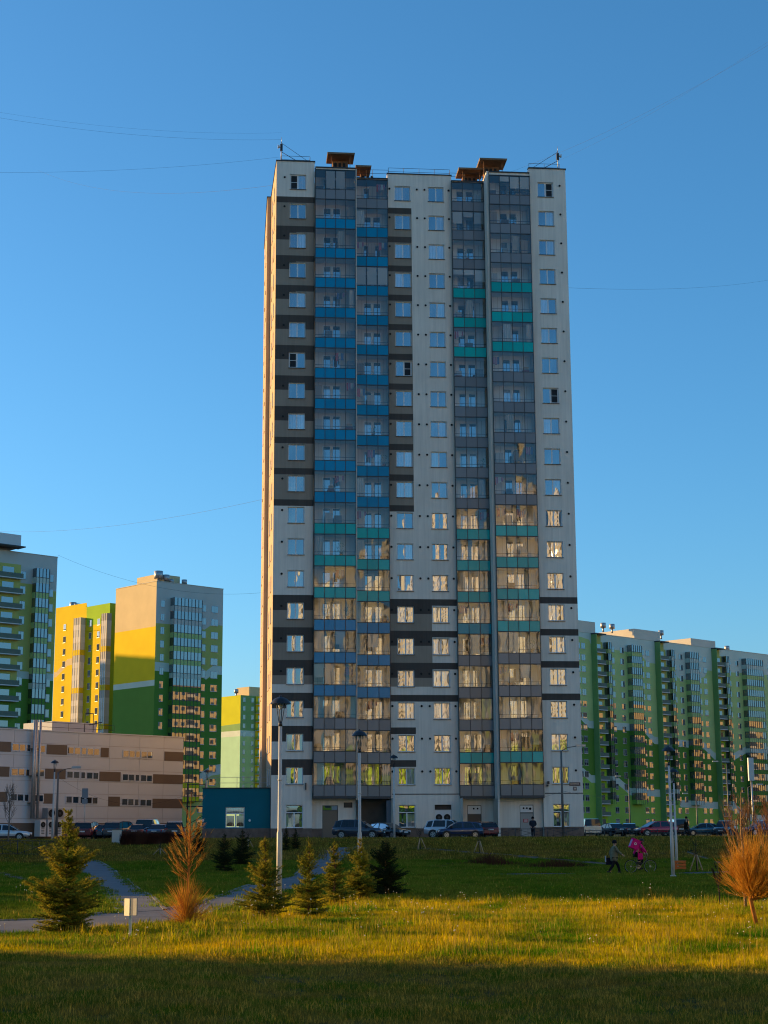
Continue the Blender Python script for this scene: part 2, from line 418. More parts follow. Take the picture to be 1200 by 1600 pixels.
SHOPW.box(-.80, .80, -.27, -.01, -1.05, -1.005, M['sill']); SHOPW = SHOPW.mesh('window')
jit = random.Random(17)
def tilt(o, a=.007):
    o.rotation_euler = (jit.gauss(0, a), 0, jit.gauss(0, a)); return o
SCREEN = MB()
for q in ((-.31, .31, .0, .02, -.67, -.64), (-.31, .31, 0, .02, .64, .67), (-.31, -.28, 0, .02, -.64, .64), (.28, .31, 0, .02, -.64, .64), (-.28, .28, 0, .02, -.02, .02)): SCREEN.box(*q, M['wframe'])
SCREEN.box(-.28, .28, .01, .015, -.64, .64, mat('mosquito_net', (.03, .035, .04), .9, .1)); SCREEN = SCREEN.mesh('insect_screen')
rng = random.Random(4)
def window(root, x, y, z, kind='std', rot=0.0, screen=None):
    """window part (white frame, sill) with panes as sub-parts; y is the wall face"""
    yy = y + .17
    if rot: f = put('window', WIN if kind == 'std' else SHOPW, root, (x + .17 * 1, y, z), rot)
    else: f = put('window', WIN if kind == 'std' else SHOPW, root, (x, yy, z))
    if kind == 'std':
        for sx in (-.37, .37): tilt(put('pane', rng.choice(PANES), f, (sx, .03, 0)))
        if screen: put('insect_screen', SCREEN, f, (.37 * screen, -.03, 0))
    else:
        for sx in (-.37, .37): put('pane', rng.choice(PANES_L), f, (sx, .03, -.39)).scale = (1, 1, 1.15)
        put('pane', rng.choice(PANES_T), f, (0, .03, .63))
    return f

W, T, K, PL = M['white'], M['taupe'], M['dark'], M['plinth']
LEFT_DARK = {2: 'l', 3: 'l', 4: 'l', 5: 'b', 6: 'b', 7: 'b', 8: 'b', 14: 'b', 15: 'b', 16: 'b', 17: 'b', 18: 'b', 19: 'b'}
def floor_of(z):
    k = int(math.floor((ZC[0] + 1.43 - z) / 2.932)); return k
def col_left(x, z):
    if z < 2.57: return PL
    k = floor_of(z)
    if k < 1 or k > 19: return W
    r = z - ZC[k]
    band = k <= 11 or k >= 14
    if r > .83: return K if band else W
    if k in LEFT_DARK and r > .05 and (LEFT_DARK[k] == 'b' or x < 1.9): return K
    if k <= 10 or k in (14, 15): return T
    if k == 16: return T if r > -.75 else W
    return W
def col_center(x, z):
    if z < 2.53: return PL
    k = floor_of(z)
    if k < 1 or k > 19: return W
    r = z - ZC[k]
    if r > .83:
        if k <= 11 or k in (18, 19): return K if x < 13.08 else W
        if 14 <= k <= 17: return K
        return W
    if k <= 10: return T if x < 13.08 else W
    if k in (14, 15, 16) and x < 14.66:
        if r > .05: return K
        return T if (k < 16 or r > -.75) else W
    return W
def col_right(x, z):
    if z < 2.6: return PL
    k = floor_of(z)
    if 14 <= k <= 17 and z - ZC[k] > .83: return K
    return W
zb = [z + d for z in ZC for d in (.83, 1.43, .05, -.75, -1.502)]
def holes_for(xc): return [(xc - .76, xc + .76, z - .75, z + .75) for z in ZC] + [(xc - .76, xc + .76, 2.6, 4.6)]
XL, XC1, XC2, XR = 2.05, 12.22, 15.48, 25.86
mb = MB()
facade(mb, 0, 3.62, 0, 1.3, 64.9, holes_for(XL), col_left, xb=(1.29, 1.9, 2.81), zb=zb + [2.57])
mb.face([(3.62, 0, 1.3), (3.62, 1.4, 1.3), (3.62, 1.4, 64.9), (3.62, 0, 64.9)], W)
mb.build('wall', tower)
mb = MB()
facade(mb, 10.75, 17.0, 2.0, 1.3, 64.8, holes_for(XC1) + holes_for(XC2), col_center, xb=(13.08, 14.66), zb=zb + [2.53])
mb.face([(10.75, 2.0, 1.3), (10.75, 2, 64.8), (10.75, 3.3, 64.8), (10.75, 3.3, 1.3)], W); mb.face([(17, 2.0, 1.3), (17, 3.3, 1.3), (17, 3.3, 64.8), (17, 2, 64.8)], W)
mb.build('wall', tower)
mb = MB()
facade(mb, 24.26, 27.85, 0, 1.3, 64.95, holes_for(XR), col_right, zb=zb + [2.6])
mb.face([(24.26, 0, 1.3), (24.26, 0, 64.95), (24.26, 1.4, 64.95), (24.26, 1.4, 1.3)], W)
mb.face([(27.85, 0, 1.3), (27.85, 24, 1.3), (27.85, 24, 64.95), (27.85, 0, 64.95)], W)
mb.build('wall', tower)
SCR = {(0, 'l'): -1, (6, 'l'): -1, (6, 'c'): 1, (0, 'r'): 1, (7, 'r'): 1}
for k, z in enumerate(ZC):
    for x, y, key in ((XL, 0, 'l'), (XC1, 2.0, 'c'), (XC2, 2.0, 'd'), (XR, 0, 'r')):
        window(tower, x, y, z, screen=SCR.get((k, key)))
for x, y in ((XL, 0), (XC1, 2.0), (XR, 0)): window(tower, x, y, 3.6, 'shop')
# air conditioners standing in the fourth ground floor opening
acm = MB(); acm.box(-.74, .74, .1, .5, -.9, .55, M['wframe'])
for sx in (-.37, .37):
    acm.tube([(sx, .098, -.12), (sx, .085, -.12)], [.30, .30], M['vent'], 16); acm.tube([(sx, .083, -.12), (sx, .07, -.12)], [.1, .1], M['frame'], 8)
acm.box(-.76, .76, .05, .12, .55, .62, M['sill']); acm.box(-.78, .78, -.05, .1, -1.02, -.92, M['sill']); acm.box(-.76, .76, .3, .5, .55, 1.0, M['dark'])
acm.build('outdoor_unit', tower, (XC2, 2.0, 3.6))
# small round wall vents
V = MB(); V.tube([(0, 0, 0), (0, -.06, 0)], [.09, .11], M['vent'], 8); V = V.mesh('wall_vent')
for k, z in enumerate(ZC):
    for x, y in ((.78, 0), (10.95, 2), (13.62, 2), (14.36, 2), (16.72, 2), (27.25, 0)): put('wall_vent', V, tower, (x, y, z + .42))
# storey seam and ground floor
mb = MB(); mb.box(10.9, 17.0, 1.985, 2.03, 5.50, 5.58, M['cap']); mb.build('seam_strip', tower)
mb = MB(); mb.box(24.4, 27.86, -.015, .03, 5.50, 5.58, M['cap']); mb.build('seam_strip', tower)

# loggias
def clutter_meshes():
    out = {}
    def one(f): mb = MB(); f(mb); return mb.mesh('clutter')
    rc = random.Random(9); cols_ = [(.30, .18, .09), (.55, .52, .48), (.12, .09, .08), (.42, .30, .20), (.20, .22, .25)]
    out['cupboard'] = [(one(lambda mb, c=c: (mb.box(-.35, .35, 0, .4, -1.5, h, mat('cupboard_wood', c, .7, .3)), mb.box(-.005, .005, -.01, 0, -1.45, h - .05, M['vent']))), 0) for c, h in zip(cols_, (.5, .3, -.2, .7, .1))]
    lc = [(.55, .08, .07), (.60, .58, .55), (.10, .16, .35), (.45, .20, .30), (.10, .10, .11)]
    def laundry(mb, seed):
        r = random.Random(seed); mb.box(-.42, .42, 0, .012, .88, .892, M['steel'])
        x = -.4
        while x < .3:
            w_ = r.uniform(.14, .3); h = r.uniform(.4, .8); mb.box(x, x + w_, -.01, .02, .88 - h, .879, mat('cloth_on_line', r.choice(lc), .95, .1)); x += w_ + .04
    out['laundry'] = [(one(lambda mb, q=q: laundry(mb, q)), 0) for q in range(4)]
    def boxes(mb, seed):
        r = random.Random(seed); z = -1.5
        for _ in range(4):
            h = r.uniform(.25, .45); w_ = r.uniform(.2, .38); mb.box(-w_, w_, 0, .35, z, z + h - .01, mat('carton', r.choice(((.40, .27, .15), (.5, .48, .45), (.25, .06, .05), (.12, .2, .3))), .9, .2)); z += h
    out['storage_box'] = [(one(lambda mb, q=q: boxes(mb, q)), 0) for q in range(4)]
    def plant(mb, seed):
        r = random.Random(seed); mb.lathe([(.0, -.75), (.12, -.75), (.16, -.45), (.0, -.46)], mat('clay_pot', (.36, .14, .07), .9, .2), 8); lf = mat('house_plant_leaf', (.05, .14, .03), .6, .3)
        for _ in range(26):
            a = r.random() * 6.28; q = r.uniform(.1, .42); z = r.uniform(-.4, .35); p = Vector((math.cos(a) * q, math.sin(a) * q * .5, z)); e = Vector((r.uniform(-.1, .1), r.uniform(-.05, .05), r.uniform(.05, .16)))
            mb.face([p, p + Vector((.06, 0, .02)), p + e], lf)
    out['pot_plant'] = [(one(lambda mb, q=q: plant(mb, q)), 0) for q in range(3)]
    def curt(mb, seed):
        r = random.Random(seed); m = mat('curtain_cloth', r.choice(((.62, .58, .52), (.50, .44, .36), (.55, .35, .25), (.60, .62, .62))), .95, .1); w_ = r.uniform(.2, .42); n = 10
        for i in range(n):
            x0, x1 = -w_ + 2 * w_ * i / n, -w_ + 2 * w_ * (i + 1) / n; ya, yb_ = (.03 * math.sin(i * 2.1), .03 * math.sin((i + 1) * 2.1))
            mb.face([(x0, ya, -.75), (x1, yb_, -.75), (x1, yb_, 1.0), (x0, ya, 1.0)], m, True)
    out['curtain'] = [(one(lambda mb, q=q: curt(mb, q)), 0) for q in range(4)]
    return out
CLUTTER = clutter_meshes()
def balcony_set(x0, x1, yf, yb, n, cols, bx, blinds, wallm, side=None):
    wd = (x1 - x0) / n; A = MB()
    # frame shared by all storeys: slab, mullions, transom, rail
    fm = M['frame']; t = .045
    A.box(x0, x1, yf + .06, yb, -1.72, -1.52, M['loggia_white'])
    A.box(x0 - .03, x1 + .03, yf - .03, yf + .055, -1.86, -1.78, fm)
    A.box(x0, x1, yf - .015, yf + .05, -.86, -.80, fm)
    for i in range(n + 1): A.box(x0 + i * wd - t / 2, x0 + i * wd + t / 2, yf - .03, yf + .05, -1.78, 1.07, fm)
    A.box(x0 + .02, x1 - .02, yf + .2, yf + .24, -.50, -.46, fm); A.box(x0 + .02, x1 - .02, yf + .2, yf + .24, -.84, -.81, fm)
    for sx, sk in ((x0, 'l'), (x1, 'r')):
        A.box(sx - .02, sx + .02, yf + .055, min(yf + .42, yb), -1.78, 1.07, fm if side != 'glass' else fm)
    frame = A.mesh('balcony')
    B = MB()   # back wall with door and window opening
    hole = (bx - .85, bx + .85, -1.5, .95)
    facade(B, x0, x1, yb, -1.52, 1.41, [hole], lambda x, z: wallm, reveal=.12)
    for i in range(1, 9): B.box(x0 + (x1 - x0) * i / 9 - .008, x0 + (x1 - x0) * i / 9 + .008, yb - .006, yb + .02, -1.5, 1.40, M['taupe']) if not (hole[0] - .02 < x0 + (x1 - x0) * i / 9 < hole[1] + .02) else None
    back = B.mesh('back_wall')
    Dm = MB(); dm = M['wframe']
    Dm.box(-.85, .85, 0, .06, .87, .95, dm); Dm.box(-.85, -.76, .002, .06, -1.5, .87, dm); Dm.box(.76, .85, .002, .06, -1.5, .87, dm)
    Dm.box(-.14, .14, .001, .06, -1.5, .87, dm); Dm.box(.14, .76, .003, .06, -1.5, -.62, M['loggia_white']); Dm.box(-.76, -.14, .003, .06, -1.5, -1.25, dm)
    door = Dm.mesh('balcony_door')
    dp = [pane_mesh('pane', .62, 2.08, .004, M['glass'], 4), pane_mesh('pane', .62, 1.46, -.004, M['glass'], 4)]
    pan = {}
    gp = [pane_mesh('glazing_pane', wd - t, 1.87, s_, M['cglass'], 4) for s_ in (.008, -.010, .005, -.004)]
    blind = {}
    for h in (1.75, 1.2, .5):
        bm_ = MB(); bm_.box(-wd / 2 + .06, wd / 2 - .06, .07, .085, 1.05 - h, 1.04, M['blind']); blind[h] = bm_.mesh('blind')
    for k, z in enumerate(ZC):
        b = put('balcony', frame, tower, (0, 0, z))
        put('back_wall', back, b)
        d = put('balcony_door', door, b, (bx, yb + .05, 0))
        put('door_pane', dp[0], b, (bx - .45, yb + .085, -.18)); put('door_pane', dp[1], b, (bx + .45, yb + .085, .13))
        m = M['p_' + cols[k]]
        if m not in pan:
            p = MB(); p.box(-wd / 2 + t / 2 + .005, wd / 2 - t / 2 - .005, 0, .02, -1.78, -.862, m); pan[m] = p.mesh('balcony_panel')
        for i in range(n):
            put('balcony_panel', pan[m], b, (x0 + (i + .5) * wd, yf, 0))
            tilt(put('glazing_pane', rng.choice(gp), b, (x0 + (i + .5) * wd, yf + .01, .135)), .011)
            h = blinds.get((k, i))
            if h: put('blind', blind[h], b, (x0 + (i + .5) * wd, yf, 0))
            elif rng.random() < .42:
                nm_ = rng.choice(('cupboard', 'laundry', 'storage_box', 'pot_plant', 'curtain', 'cupboard', 'laundry')); me_, zz = rng.choice(CLUTTER[nm_])
                put(nm_, me_, b, (x0 + (i + .5) * wd + rng.uniform(-.15, .15), (yf + .3 if nm_ in ('curtain',) else yf + rng.uniform(.5, 1.0)), zz))
    # cheeks
    return
def seq(**kw): return None
gA = ['grey'] + ['blue'] * 10 + ['teal'] * 3 + ['blue'] * 3 + ['grey'] * 3
gC = ['grey'] * 3 + ['teal'] * 3 + ['grey'] * 5 + ['teal'] * 3 + ['tealblue'] + ['grey'] * 3 + ['teal'] + ['grey']
gD = ['grey'] * 3 + ['teal'] * 3 + ['grey'] * 5 + ['teal'] * 4 + ['grey'] * 3 + ['teal'] + ['grey']
XA, XB, XCC, XD = (3.70, 7.48), (7.64, 10.74), (16.98, 20.1), (20.34, 24.24)
balcony_set(*XA, -.45, 1.3, 4, gA, 5.35, {(0, 1): 1.75, (0, 2): 1.75, (15, 0): 1.75, (15, 2): 1.2, (16, 1): 1.75, (16, 0): 1.2, (18, 0): 1.2, (18, 1): .5, (18, 3): 1.75}, M['loggia_beige'])
balcony_set(*XB, 1.55, 3.2, 3, gA, 9.35, {(3, 0): 1.75, (3, 1): 1.75, (3, 2): 1.75, (15, 1): 1.2, (18, 0): 1.75}, M['loggia_beige'])
balcony_set(*XCC, 1.55, 3.2, 3, gC, 18.45, {(1, 0): 1.2, (1, 1): .5, (1, 2): 1.2, (3, 0): .5, (3, 1): .5, (3, 2): 1.2, (15, 1): 1.75, (17, 2): 1.75}, M['loggia_white'])
balcony_set(*XD, -.45, 1.3, 4, gD, 22.4, {(0, 1): .5, (0, 2): 1.2, (0, 3): 1.2, (15, 0): 1.75, (15, 1): 1.75, (16, 2): 1.2, (19, 2): 1.75}, M['loggia_white'])
# cheek walls, loggia roofs, undersides and the white pier
mb = MB()
mb.box(7.5, 7.62, -.1, 3.2, 5.0, 64.3, W); mb.box(20.12, 20.32, -.12, 3.2, 1.3, 64.5, W)
mb.box(7.5, 7.62, .62, 4.2, 1.3, 4.998, W)
mb.build('pier', tower)
for (a, b), y, yb, zt in ((XA, -.45, 1.4, 64.35), (XB, 1.55, 3.25, 64.25), (XCC, 1.55, 3.25, 64.25), (XD, -.45, 1.4, 64.45)):
    mb = MB(); mb.box(a - .03, b + .03, y - .05, yb, ZC[0] + 1.09, ZC[0] + 1.16, M['frame'])
    mb.box(a + .05, b - .02, y + .25, yb, ZC[0] + 1.17, zt - .1, M['white']); mb.box(a - .02, b + .04, y + .15, yb, zt - .1, zt, M['cap'])
    mb.build('balcony_roof', tower)
    mb = MB(); mb.box(a, b, y + .07, yb, ZC[-1] - 1.95, ZC[-1] - 1.73, M['white']); mb.box(a - .03, b + .03, y - .04, y + .065, ZC[-1] - 2.0, ZC[-1] - 1.87, M['frame']); mb.build('soffit', tower)
# ground floor walls set back under the balconies, with doors
def ground_wall(x0, x1, y, doors, z1=5.16):
    mb = MB()
    facade(mb, x0, x1, y, 1.3, z1, doors, lambda x, z: PL if z < 2.55 else W, zb=(2.55,), reveal=.15)
    for xx in (x0, x1): mb.face([(xx, y, 1.3), (xx, y, z1), (xx, min(0, y), z1), (xx, min(0, y), 1.3)], W)
    mb.build('wall', tower)
dx = lambda u, st: TW.x(u, 1280, st)
ground_wall(3.62, 7.5, .6, [(4.55, 5.95, 1.75, 4.55)])
ground_wall(7.62, 10.75, 4.0, [(8.75, 10.1, 1.75, 4.1)])
ground_wall(17.0, 20.12, 2.6, [(17.75, 19.05, 1.75, 4.55)])
ground_wall(20.32, 24.26, .6, [(22.2, 23.45, 1.75, 4.55)])
doorm = mat('brown_door', (.10, .075, .06), .5, .4); dg = mat('grey_door', (.34, .33, .31), .5, .4); redm = mat('red_sign', (.45, .015, .02), .5, .4)
def door(xa, xb, y, z0, z1, m, split=None, glassm=None):
    mb = MB(); mb.box(xa, xb, y + .1, y + .14, z0, z1, M['sill'])
    mb.box(xa + .06, xb - .06, y + .07, y + .1, z0 + .03, (split or z1) - .06, m)
    if split: mb.box(xa + .06, xb - .06, y + .07, y + .1, split + .04, z1 - .06, M['wframe'] if glassm is None else glassm)
    o = mb.build('door', tower)
    h = MB(); h.box(xb - .22, xb - .18, y + .0, y + .07, z0 + 1.0, z0 + 1.3, M['steel']); h.build('door_handle', o)
    return o
d1 = door(4.55, 5.95, .6, 1.75, 4.55, mat('bronze_door', (.13, .11, .09), .35, .5), 4.1, M['glass'])
d2 = door(8.75, 10.1, 4.0, 1.75, 4.1, M['wframe'], 3.6)
mb = MB(); mb.box(8.92, 9.32, 4.05, 4.069, 2.0, 3.4, M['glass']); mb.box(9.52, 9.9, 4.05, 4.069, 2.0, 3.4, M['glass']); mb.build('door_pane', d2)
d3 = door(17.75, 19.05, 2.6, 1.75, 4.55, doorm, 3.75)
d4 = door(22.2, 23.45, .6, 1.75, 4.55, dg, 3.85)
for o, pts in ((d3, ((18.35, 2.66, 4.25), (18.7, 2.66, 4.25))), (d4, ((22.55, .66, 4.25), (22.85, .66, 4.25), (23.15, .66, 4.2)))):
    mb = MB()
    for i, p in enumerate(pts): mb.tube([p, (p[0], p[1] - .05, p[2])], .11 if i == 2 else .08, M['vent'], 10)
    mb.build('air_outlet', o)
mb = MB(); mb.box(22.5, 22.95, .645, .665, 3.0, 3.3, redm)
for i in range(3): mb.box(22.56, 22.89, .641, .644, 3.07 + i * .075, 3.10 + i * .075, M['wframe'])
mb.build('door_sign', d4)
mb = MB(); mb.box(6.45, 7.2, .55, .62, 4.35, 4.8, M['vent']); [mb.box(6.47, 7.18, .53, .56, 4.38 + i * .08, 4.41 + i * .08, M['sill']) for i in range(5)]; mb.build('wall_grille', tower)
mb = MB(); mb.box(10.35, 10.75, 1.7, 2.1, 1.3, 4.99, mat('column_paint', (.23, .22, .24), .8, .2)); mb.build('column', tower)
mb = MB(); mb.box(7.75, 8.35, 3.85, 4.0, 3.3, 4.2, M['wframe']); mb.box(7.8, 8.03, 3.83, 3.85, 3.38, 4.1, M['vent']); mb.box(8.07, 8.3, 3.83, 3.85, 3.38, 4.1, M['vent']); mb.build('outdoor_unit', tower)
# name plate and house number: at this size the photograph shows only a dark plate with a pale line of print
pd = mat('plate_blue', (.02, .022, .05), .4, .5)
mb = MB(); mb.box(26.63, 27.62, -.03, .0, 6.2, 6.5, pd)
for i in range(9): mb.box(26.72 + i * .09, 26.78 + i * .09, -.034, -.031, 6.31, 6.40, M['steel'])
mb.build('street_name_plate', tower)
mb = MB(); mb.box(26.98, 27.28, -.03, .0, 5.78, 6.12, pd); mb.box(27.04, 27.10, -.034, -.031, 5.86, 6.04, M['steel']); mb.box(27.14, 27.22, -.034, -.031, 5.86, 6.04, M['steel']); mb.build('house_number_plate', tower)
# wall lamps
mb = MB(); mb.box(24.55, 24.7, -.25, 0, 6.15, 6.3, M['darkmetal']); mb.box(24.6, 24.78, -.3, -.1, 6.35, 6.6, M['darkmetal']); mb.build('wall_lamp', tower)
mb = MB(); mb.box(3.0, 3.1, -.2, 0, 5.9, 6.5, M['darkmetal']); mb.build('wall_lamp', tower)

# left gable, catching the sun: it splays outward and steps once, so its face shows from the lawn
GABLE = mat('gable_stucco', (.50, .36, .23), .9, .2, var=.08, scale=.4, bump=.15, bscale=9); streaks(GABLE, .12)
GP = [(0, 0), (-.30, 9), (-.70, 9), (-.76, 24)]
def gable_part(A, B, wins):
    A, B = Vector((*A, 0)), Vector((*B, 0)); L = (B - A).length; d = (B - A) / L; nin = Vector((d.y, -d.x, 0))
    ang = math.atan2(-d.y, -d.x)
    mp = lambda x, dd, z: tuple(B - d * x + nin * dd + Vector((0, 0, z)))
    mb = MB(); hl = [(L - q - .6, L - q + .6, z - .75, z + .75) for q in wins for z in ZC]
    facade(mb, 0, L, 0, 1.3, 64.9, hl, lambda x, z: PL if z < 2.57 else GABLE, zb=(2.57,), mapf=mp)
    mb.build('wall', tower)
    for q in wins:
        for z in ZC:
            pt = A + d * q + nin * .17
            f = put('window', lw, tower, (pt.x, pt.y, z), ang)
            for sx in (-.29, .29): put('pane', rng.choice(lp), f, (sx, .03, 0))
lw = frame_mesh(1.2, 1.5, M['wframe']); lw.box(-.62, .62, -.22, -.01, -.8, -.755, M['sill']); lw = lw.mesh('window')
lp = [pane_mesh('pane', .48, 1.34, s_, M['glass'], 4) for s_ in (.004, -.004)]
gable_part(GP[0], GP[1], (3.4, 6.6)); gable_part(GP[2], GP[3], (4.0, 9.5))
mb = MB(); mb.face([(GP[1][0], 9, 1.3), (GP[2][0], 9, 1.3), (GP[2][0], 9, 64.9), (GP[1][0], 9, 64.9)], GABLE); mb.build('wall', tower)
# roof, parapet caps, core
mb = MB()
mb.box(.05, 27.8, 3.35, 23.95, 1.3, 64.2, M['roof']); mb.box(.3, 3.6, 1.45, 3.3, 2, 64.2, M['roof']); mb.box(24.3, 27.6, 1.45, 3.3, 2, 64.2, M['roof'])
mb.build('core', tower)
mb = MB()
mb.box(-.06, 3.68, -.07, .35, 64.9, 65.0, M['cap']); mb.face([(-.06, .35, 65.0), (.3, .35, 65.0), (.3, 24, 65.0), (-.82, 24, 65.0), (-.76, 9, 65.0), (-.36, 9, 65.0)], M['cap']); mb.box(10.7, 17.05, 1.93, 2.3, 64.8, 64.9, M['cap'])
mb.box(24.2, 27.92, -.07, .35, 64.95, 65.05, M['cap']); mb.box(27.6, 27.92, .35, 24, 64.95, 65.05, M['cap']); mb.box(.3, 3.62, .2, .35, 64.0, 64.9, W)
mb.build('parapet_cap', tower)
# roof rails
def rail(root, pts, h, m, name='roof_railing', post=1.4, r=.02):
    mb = MB()
    for a, b in zip(pts, pts[1:]):
        a, b = Vector(a), Vector(b); n = max(1, int((b - a).length / post))
        for i in range(n + 1):
            p = a.lerp(b, i / n); mb.tube([p, p + Vector((0, 0, h))], r, m, 4, False)
        for hh in (h, h * .5): mb.tube([a + Vector((0, 0, hh)), b + Vector((0, 0, hh))], r, m, 4, False)
    return mb.build(name, root)
rail(tower, [(.4, .5, 64.9), (3.2, .5, 64.9), (3.2, 2.6, 64.6), (10.9, 2.6, 64.7)], .75, M['darkmetal'])
rail(tower, [(10.9, 2.4, 64.85), (16.9, 2.4, 64.85)], .75, M['darkmetal']); rail(tower, [(16.9, 2.8, 64.7), (24.4, 2.8, 64.7)], .75, M['darkmetal']); rail(tower, [(24.4, .5, 64.95), (27.4, .5, 64.95)], .75, M['darkmetal'])
# ventilation shafts with wide flat covers
def shaft(x0, x1, y0, y1, zt):
    mb = MB(); mb.box(x0 + .55, x1 - .55, y0 + 1.25, y1 - .15, 64.0, zt - .28, M['brick_shaft'])
    for i in range(3): mb.box(x0 + .7 + i * .42, x0 + .95 + i * .42, y0 + 1.22, y0 + 1.25, zt - 1.0, zt - .5, M['vent'])
    for xx in (x0 + .4, x1 - .44):
        mb.box(xx, xx + .05, y0 + .4, y0 + .45, 64.0, zt - .12, M['brick_shaft'])
    o = mb.build('vent_shaft', tower)
    c = MB(); c.box(x0, x1, y0, y1, zt - .10, zt, M['canopy'], 't'); c.box(x0 - .03, x1 + .03, y0 - .03, y1 + .03, zt + .001, zt + .06, M['canopy_edge']); c.build('cover', o)
ux = lambda u, v, st: TW.hit(u, v, st)
shaft(ux(512, 240, .6)[0], ux(554, 240, .6)[0], .6, 3.0, TW.z(530, 239, .6))
shaft(ux(556, 258, 2.6)[0], ux(580, 258, 2.6)[0], 2.6, 5.0, TW.z(565, 259, 2.6))
shaft(ux(717, 263, 2.2)[0], ux(757, 263, 2.2)[0], 2.2, 4.6, TW.z(735, 263, 2.2))
shaft(ux(750, 249, .6)[0], ux(792, 249, .6)[0], .6, 3.0, TW.z(770, 248, .6))
# antennas
def antenna(x, y, flip, label):
    p = tower.matrix_basis @ Vector((x, y, 64.95))
    t = thing('roof_antenna', label, 'antenna', p, TA, 'antennas at the roof corners')
    mb = MB(); mb.tube([(0, 0, 0), (0, 0, 2.0)], .05, M['steel'], 6); mb.tube([(0, 0, 2.0), (0, 0, 2.5)], .015, M['steel'], 4); mb.build('mast', t)
    mb = MB(); mb.box(-.12, .12, -.12, .12, 1.1, 1.75, M['darkmetal']); mb.tube([(-.35 * flip, -.05, 1.5), (-.1 * flip, -.05, 1.5)], [.2, .08], M['wframe'], 10); mb.build('radio_unit', t)
    mb = MB(); mb.tube([(0, 0, 1.0), (1.9 * flip, .3, 0)], .03, M['darkmetal'], 4); mb.tube([(0, 0, 1.9), (2.9 * flip, .3, 0)], .02, M['darkmetal'], 4); mb.build('brace', t)
    return t
antenna(.45, .25, 1, 'thin radio antenna mast with diagonal braces on the roof corner nearest the teal annex')
antenna(27.2, .25, -1, 'thin radio antenna mast with diagonal braces on the roof corner facing the green slab block')

# ------------------------------------------------------------------ teal annex at the tower's foot
AP = tower.matrix_basis @ Vector((0, .4, 0))
AL = Plane((AP.x, AP.y), TA)
M['tealwall'] = mat('teal_render', (.0, .13, .17), .8, .3, var=.08, scale=.5, bump=.1, bscale=9)
an = thing('annex', 'low dark teal annex with one white window joined to the tower', 'building', (AP.x, AP.y, 0), TA)
ax0 = AL.x(316, 1280); az1 = AL.z(370, 1232); azp = AL.z(370, 1294.5)
wx = ((AL.x(352.5, 1280)), AL.x(382, 1280)); wz = (AL.z(367, 1293), AL.z(367, 1261))
mb = MB()
facade(mb, ax0, -.03, 0, 1.2, az1, [(wx[0], wx[1], wz[0], wz[1])], lambda x, z: PL if z < azp else M['tealwall'], zb=(azp,))
mb.face([(ax0, 0, 1.2), (ax0, 0, az1), (ax0, 12, az1), (ax0, 12, 1.2)], M['tealwall']); mb.face([(ax0, 0, az1), (-.03, 0, az1), (-.03, 12, az1), (ax0, 12, az1)], M['roof'])
mb.build('wall', an)
mb = MB(); mb.box(ax0 - .06, -.03, -.08, .3, az1, az1 + .08, M['cap']); mb.build('parapet_cap', an)
rail(an, [(ax0 + .2, .6, az1), (-.2, .6, az1)], 1.0, M['steel'], post=2.0)
ww, wh = wx[1] - wx[0], wz[1] - wz[0]
fm = frame_mesh(ww, wh, M['wframe'], bars=(0.05,), hbar=wh / 2 - .62); fo = fm.build('window', an, ((wx[0] + wx[1]) / 2, .15, (wz[0] + wz[1]) / 2))
for sx, q in ((-ww / 4, ww / 2 - .16), (ww / 4 + .03, ww / 2 - .2)): put('pane', pane_mesh('pane', q, wh - .85, .005, M['glass']), fo, (sx, .03, -.32))
put('pane', pane_mesh('pane', ww - .14, .5, .006, M['glass']), fo, (0, .03, wh / 2 - .31))
for u in (317, 390):
    mb = MB(); mb.tube([(0, 0, 0), (0, -.15, 0)], [.12, .1], M['wframe'], 8); mb.build('wall_light', an, (AL.x(u, 1282), 0, AL.z(u, 1282)))
# open steel stair beside it
st = thing('fire_stair', 'dark open steel stair at the left end of the teal annex', 'stairs', at(309, 1305, 147), TA)
mb = MB()
for x in (-1.0, .6):
    for y in (0, 1.2): mb.tube([(x, y, -.3), (x, y, 4.6)], .05, M['darkmetal'], 4)
mb.build('post', st)
mb = MB()
for i in range(10): mb.box(-1.0 + i * .16, -.84 + i * .16, .1, 1.1, .2 + i * .22, .24 + i * .22, M['darkmetal'])
mb.build('tread', st)['kind'] = 'stuff'
mb = MB()
mb.box(-1.1, .7, 0, 1.2, 2.5, 2.58, M['darkmetal']); mb.build('landing', st)
mb = MB()
for z in (.9, 3.0, 3.5, 4.5): mb.tube([(-1.0, 0, z), (.6, 0, z + (.9 if z < 2 else 0))], .03, M['darkmetal'], 4)
mb.build('handrail', st)

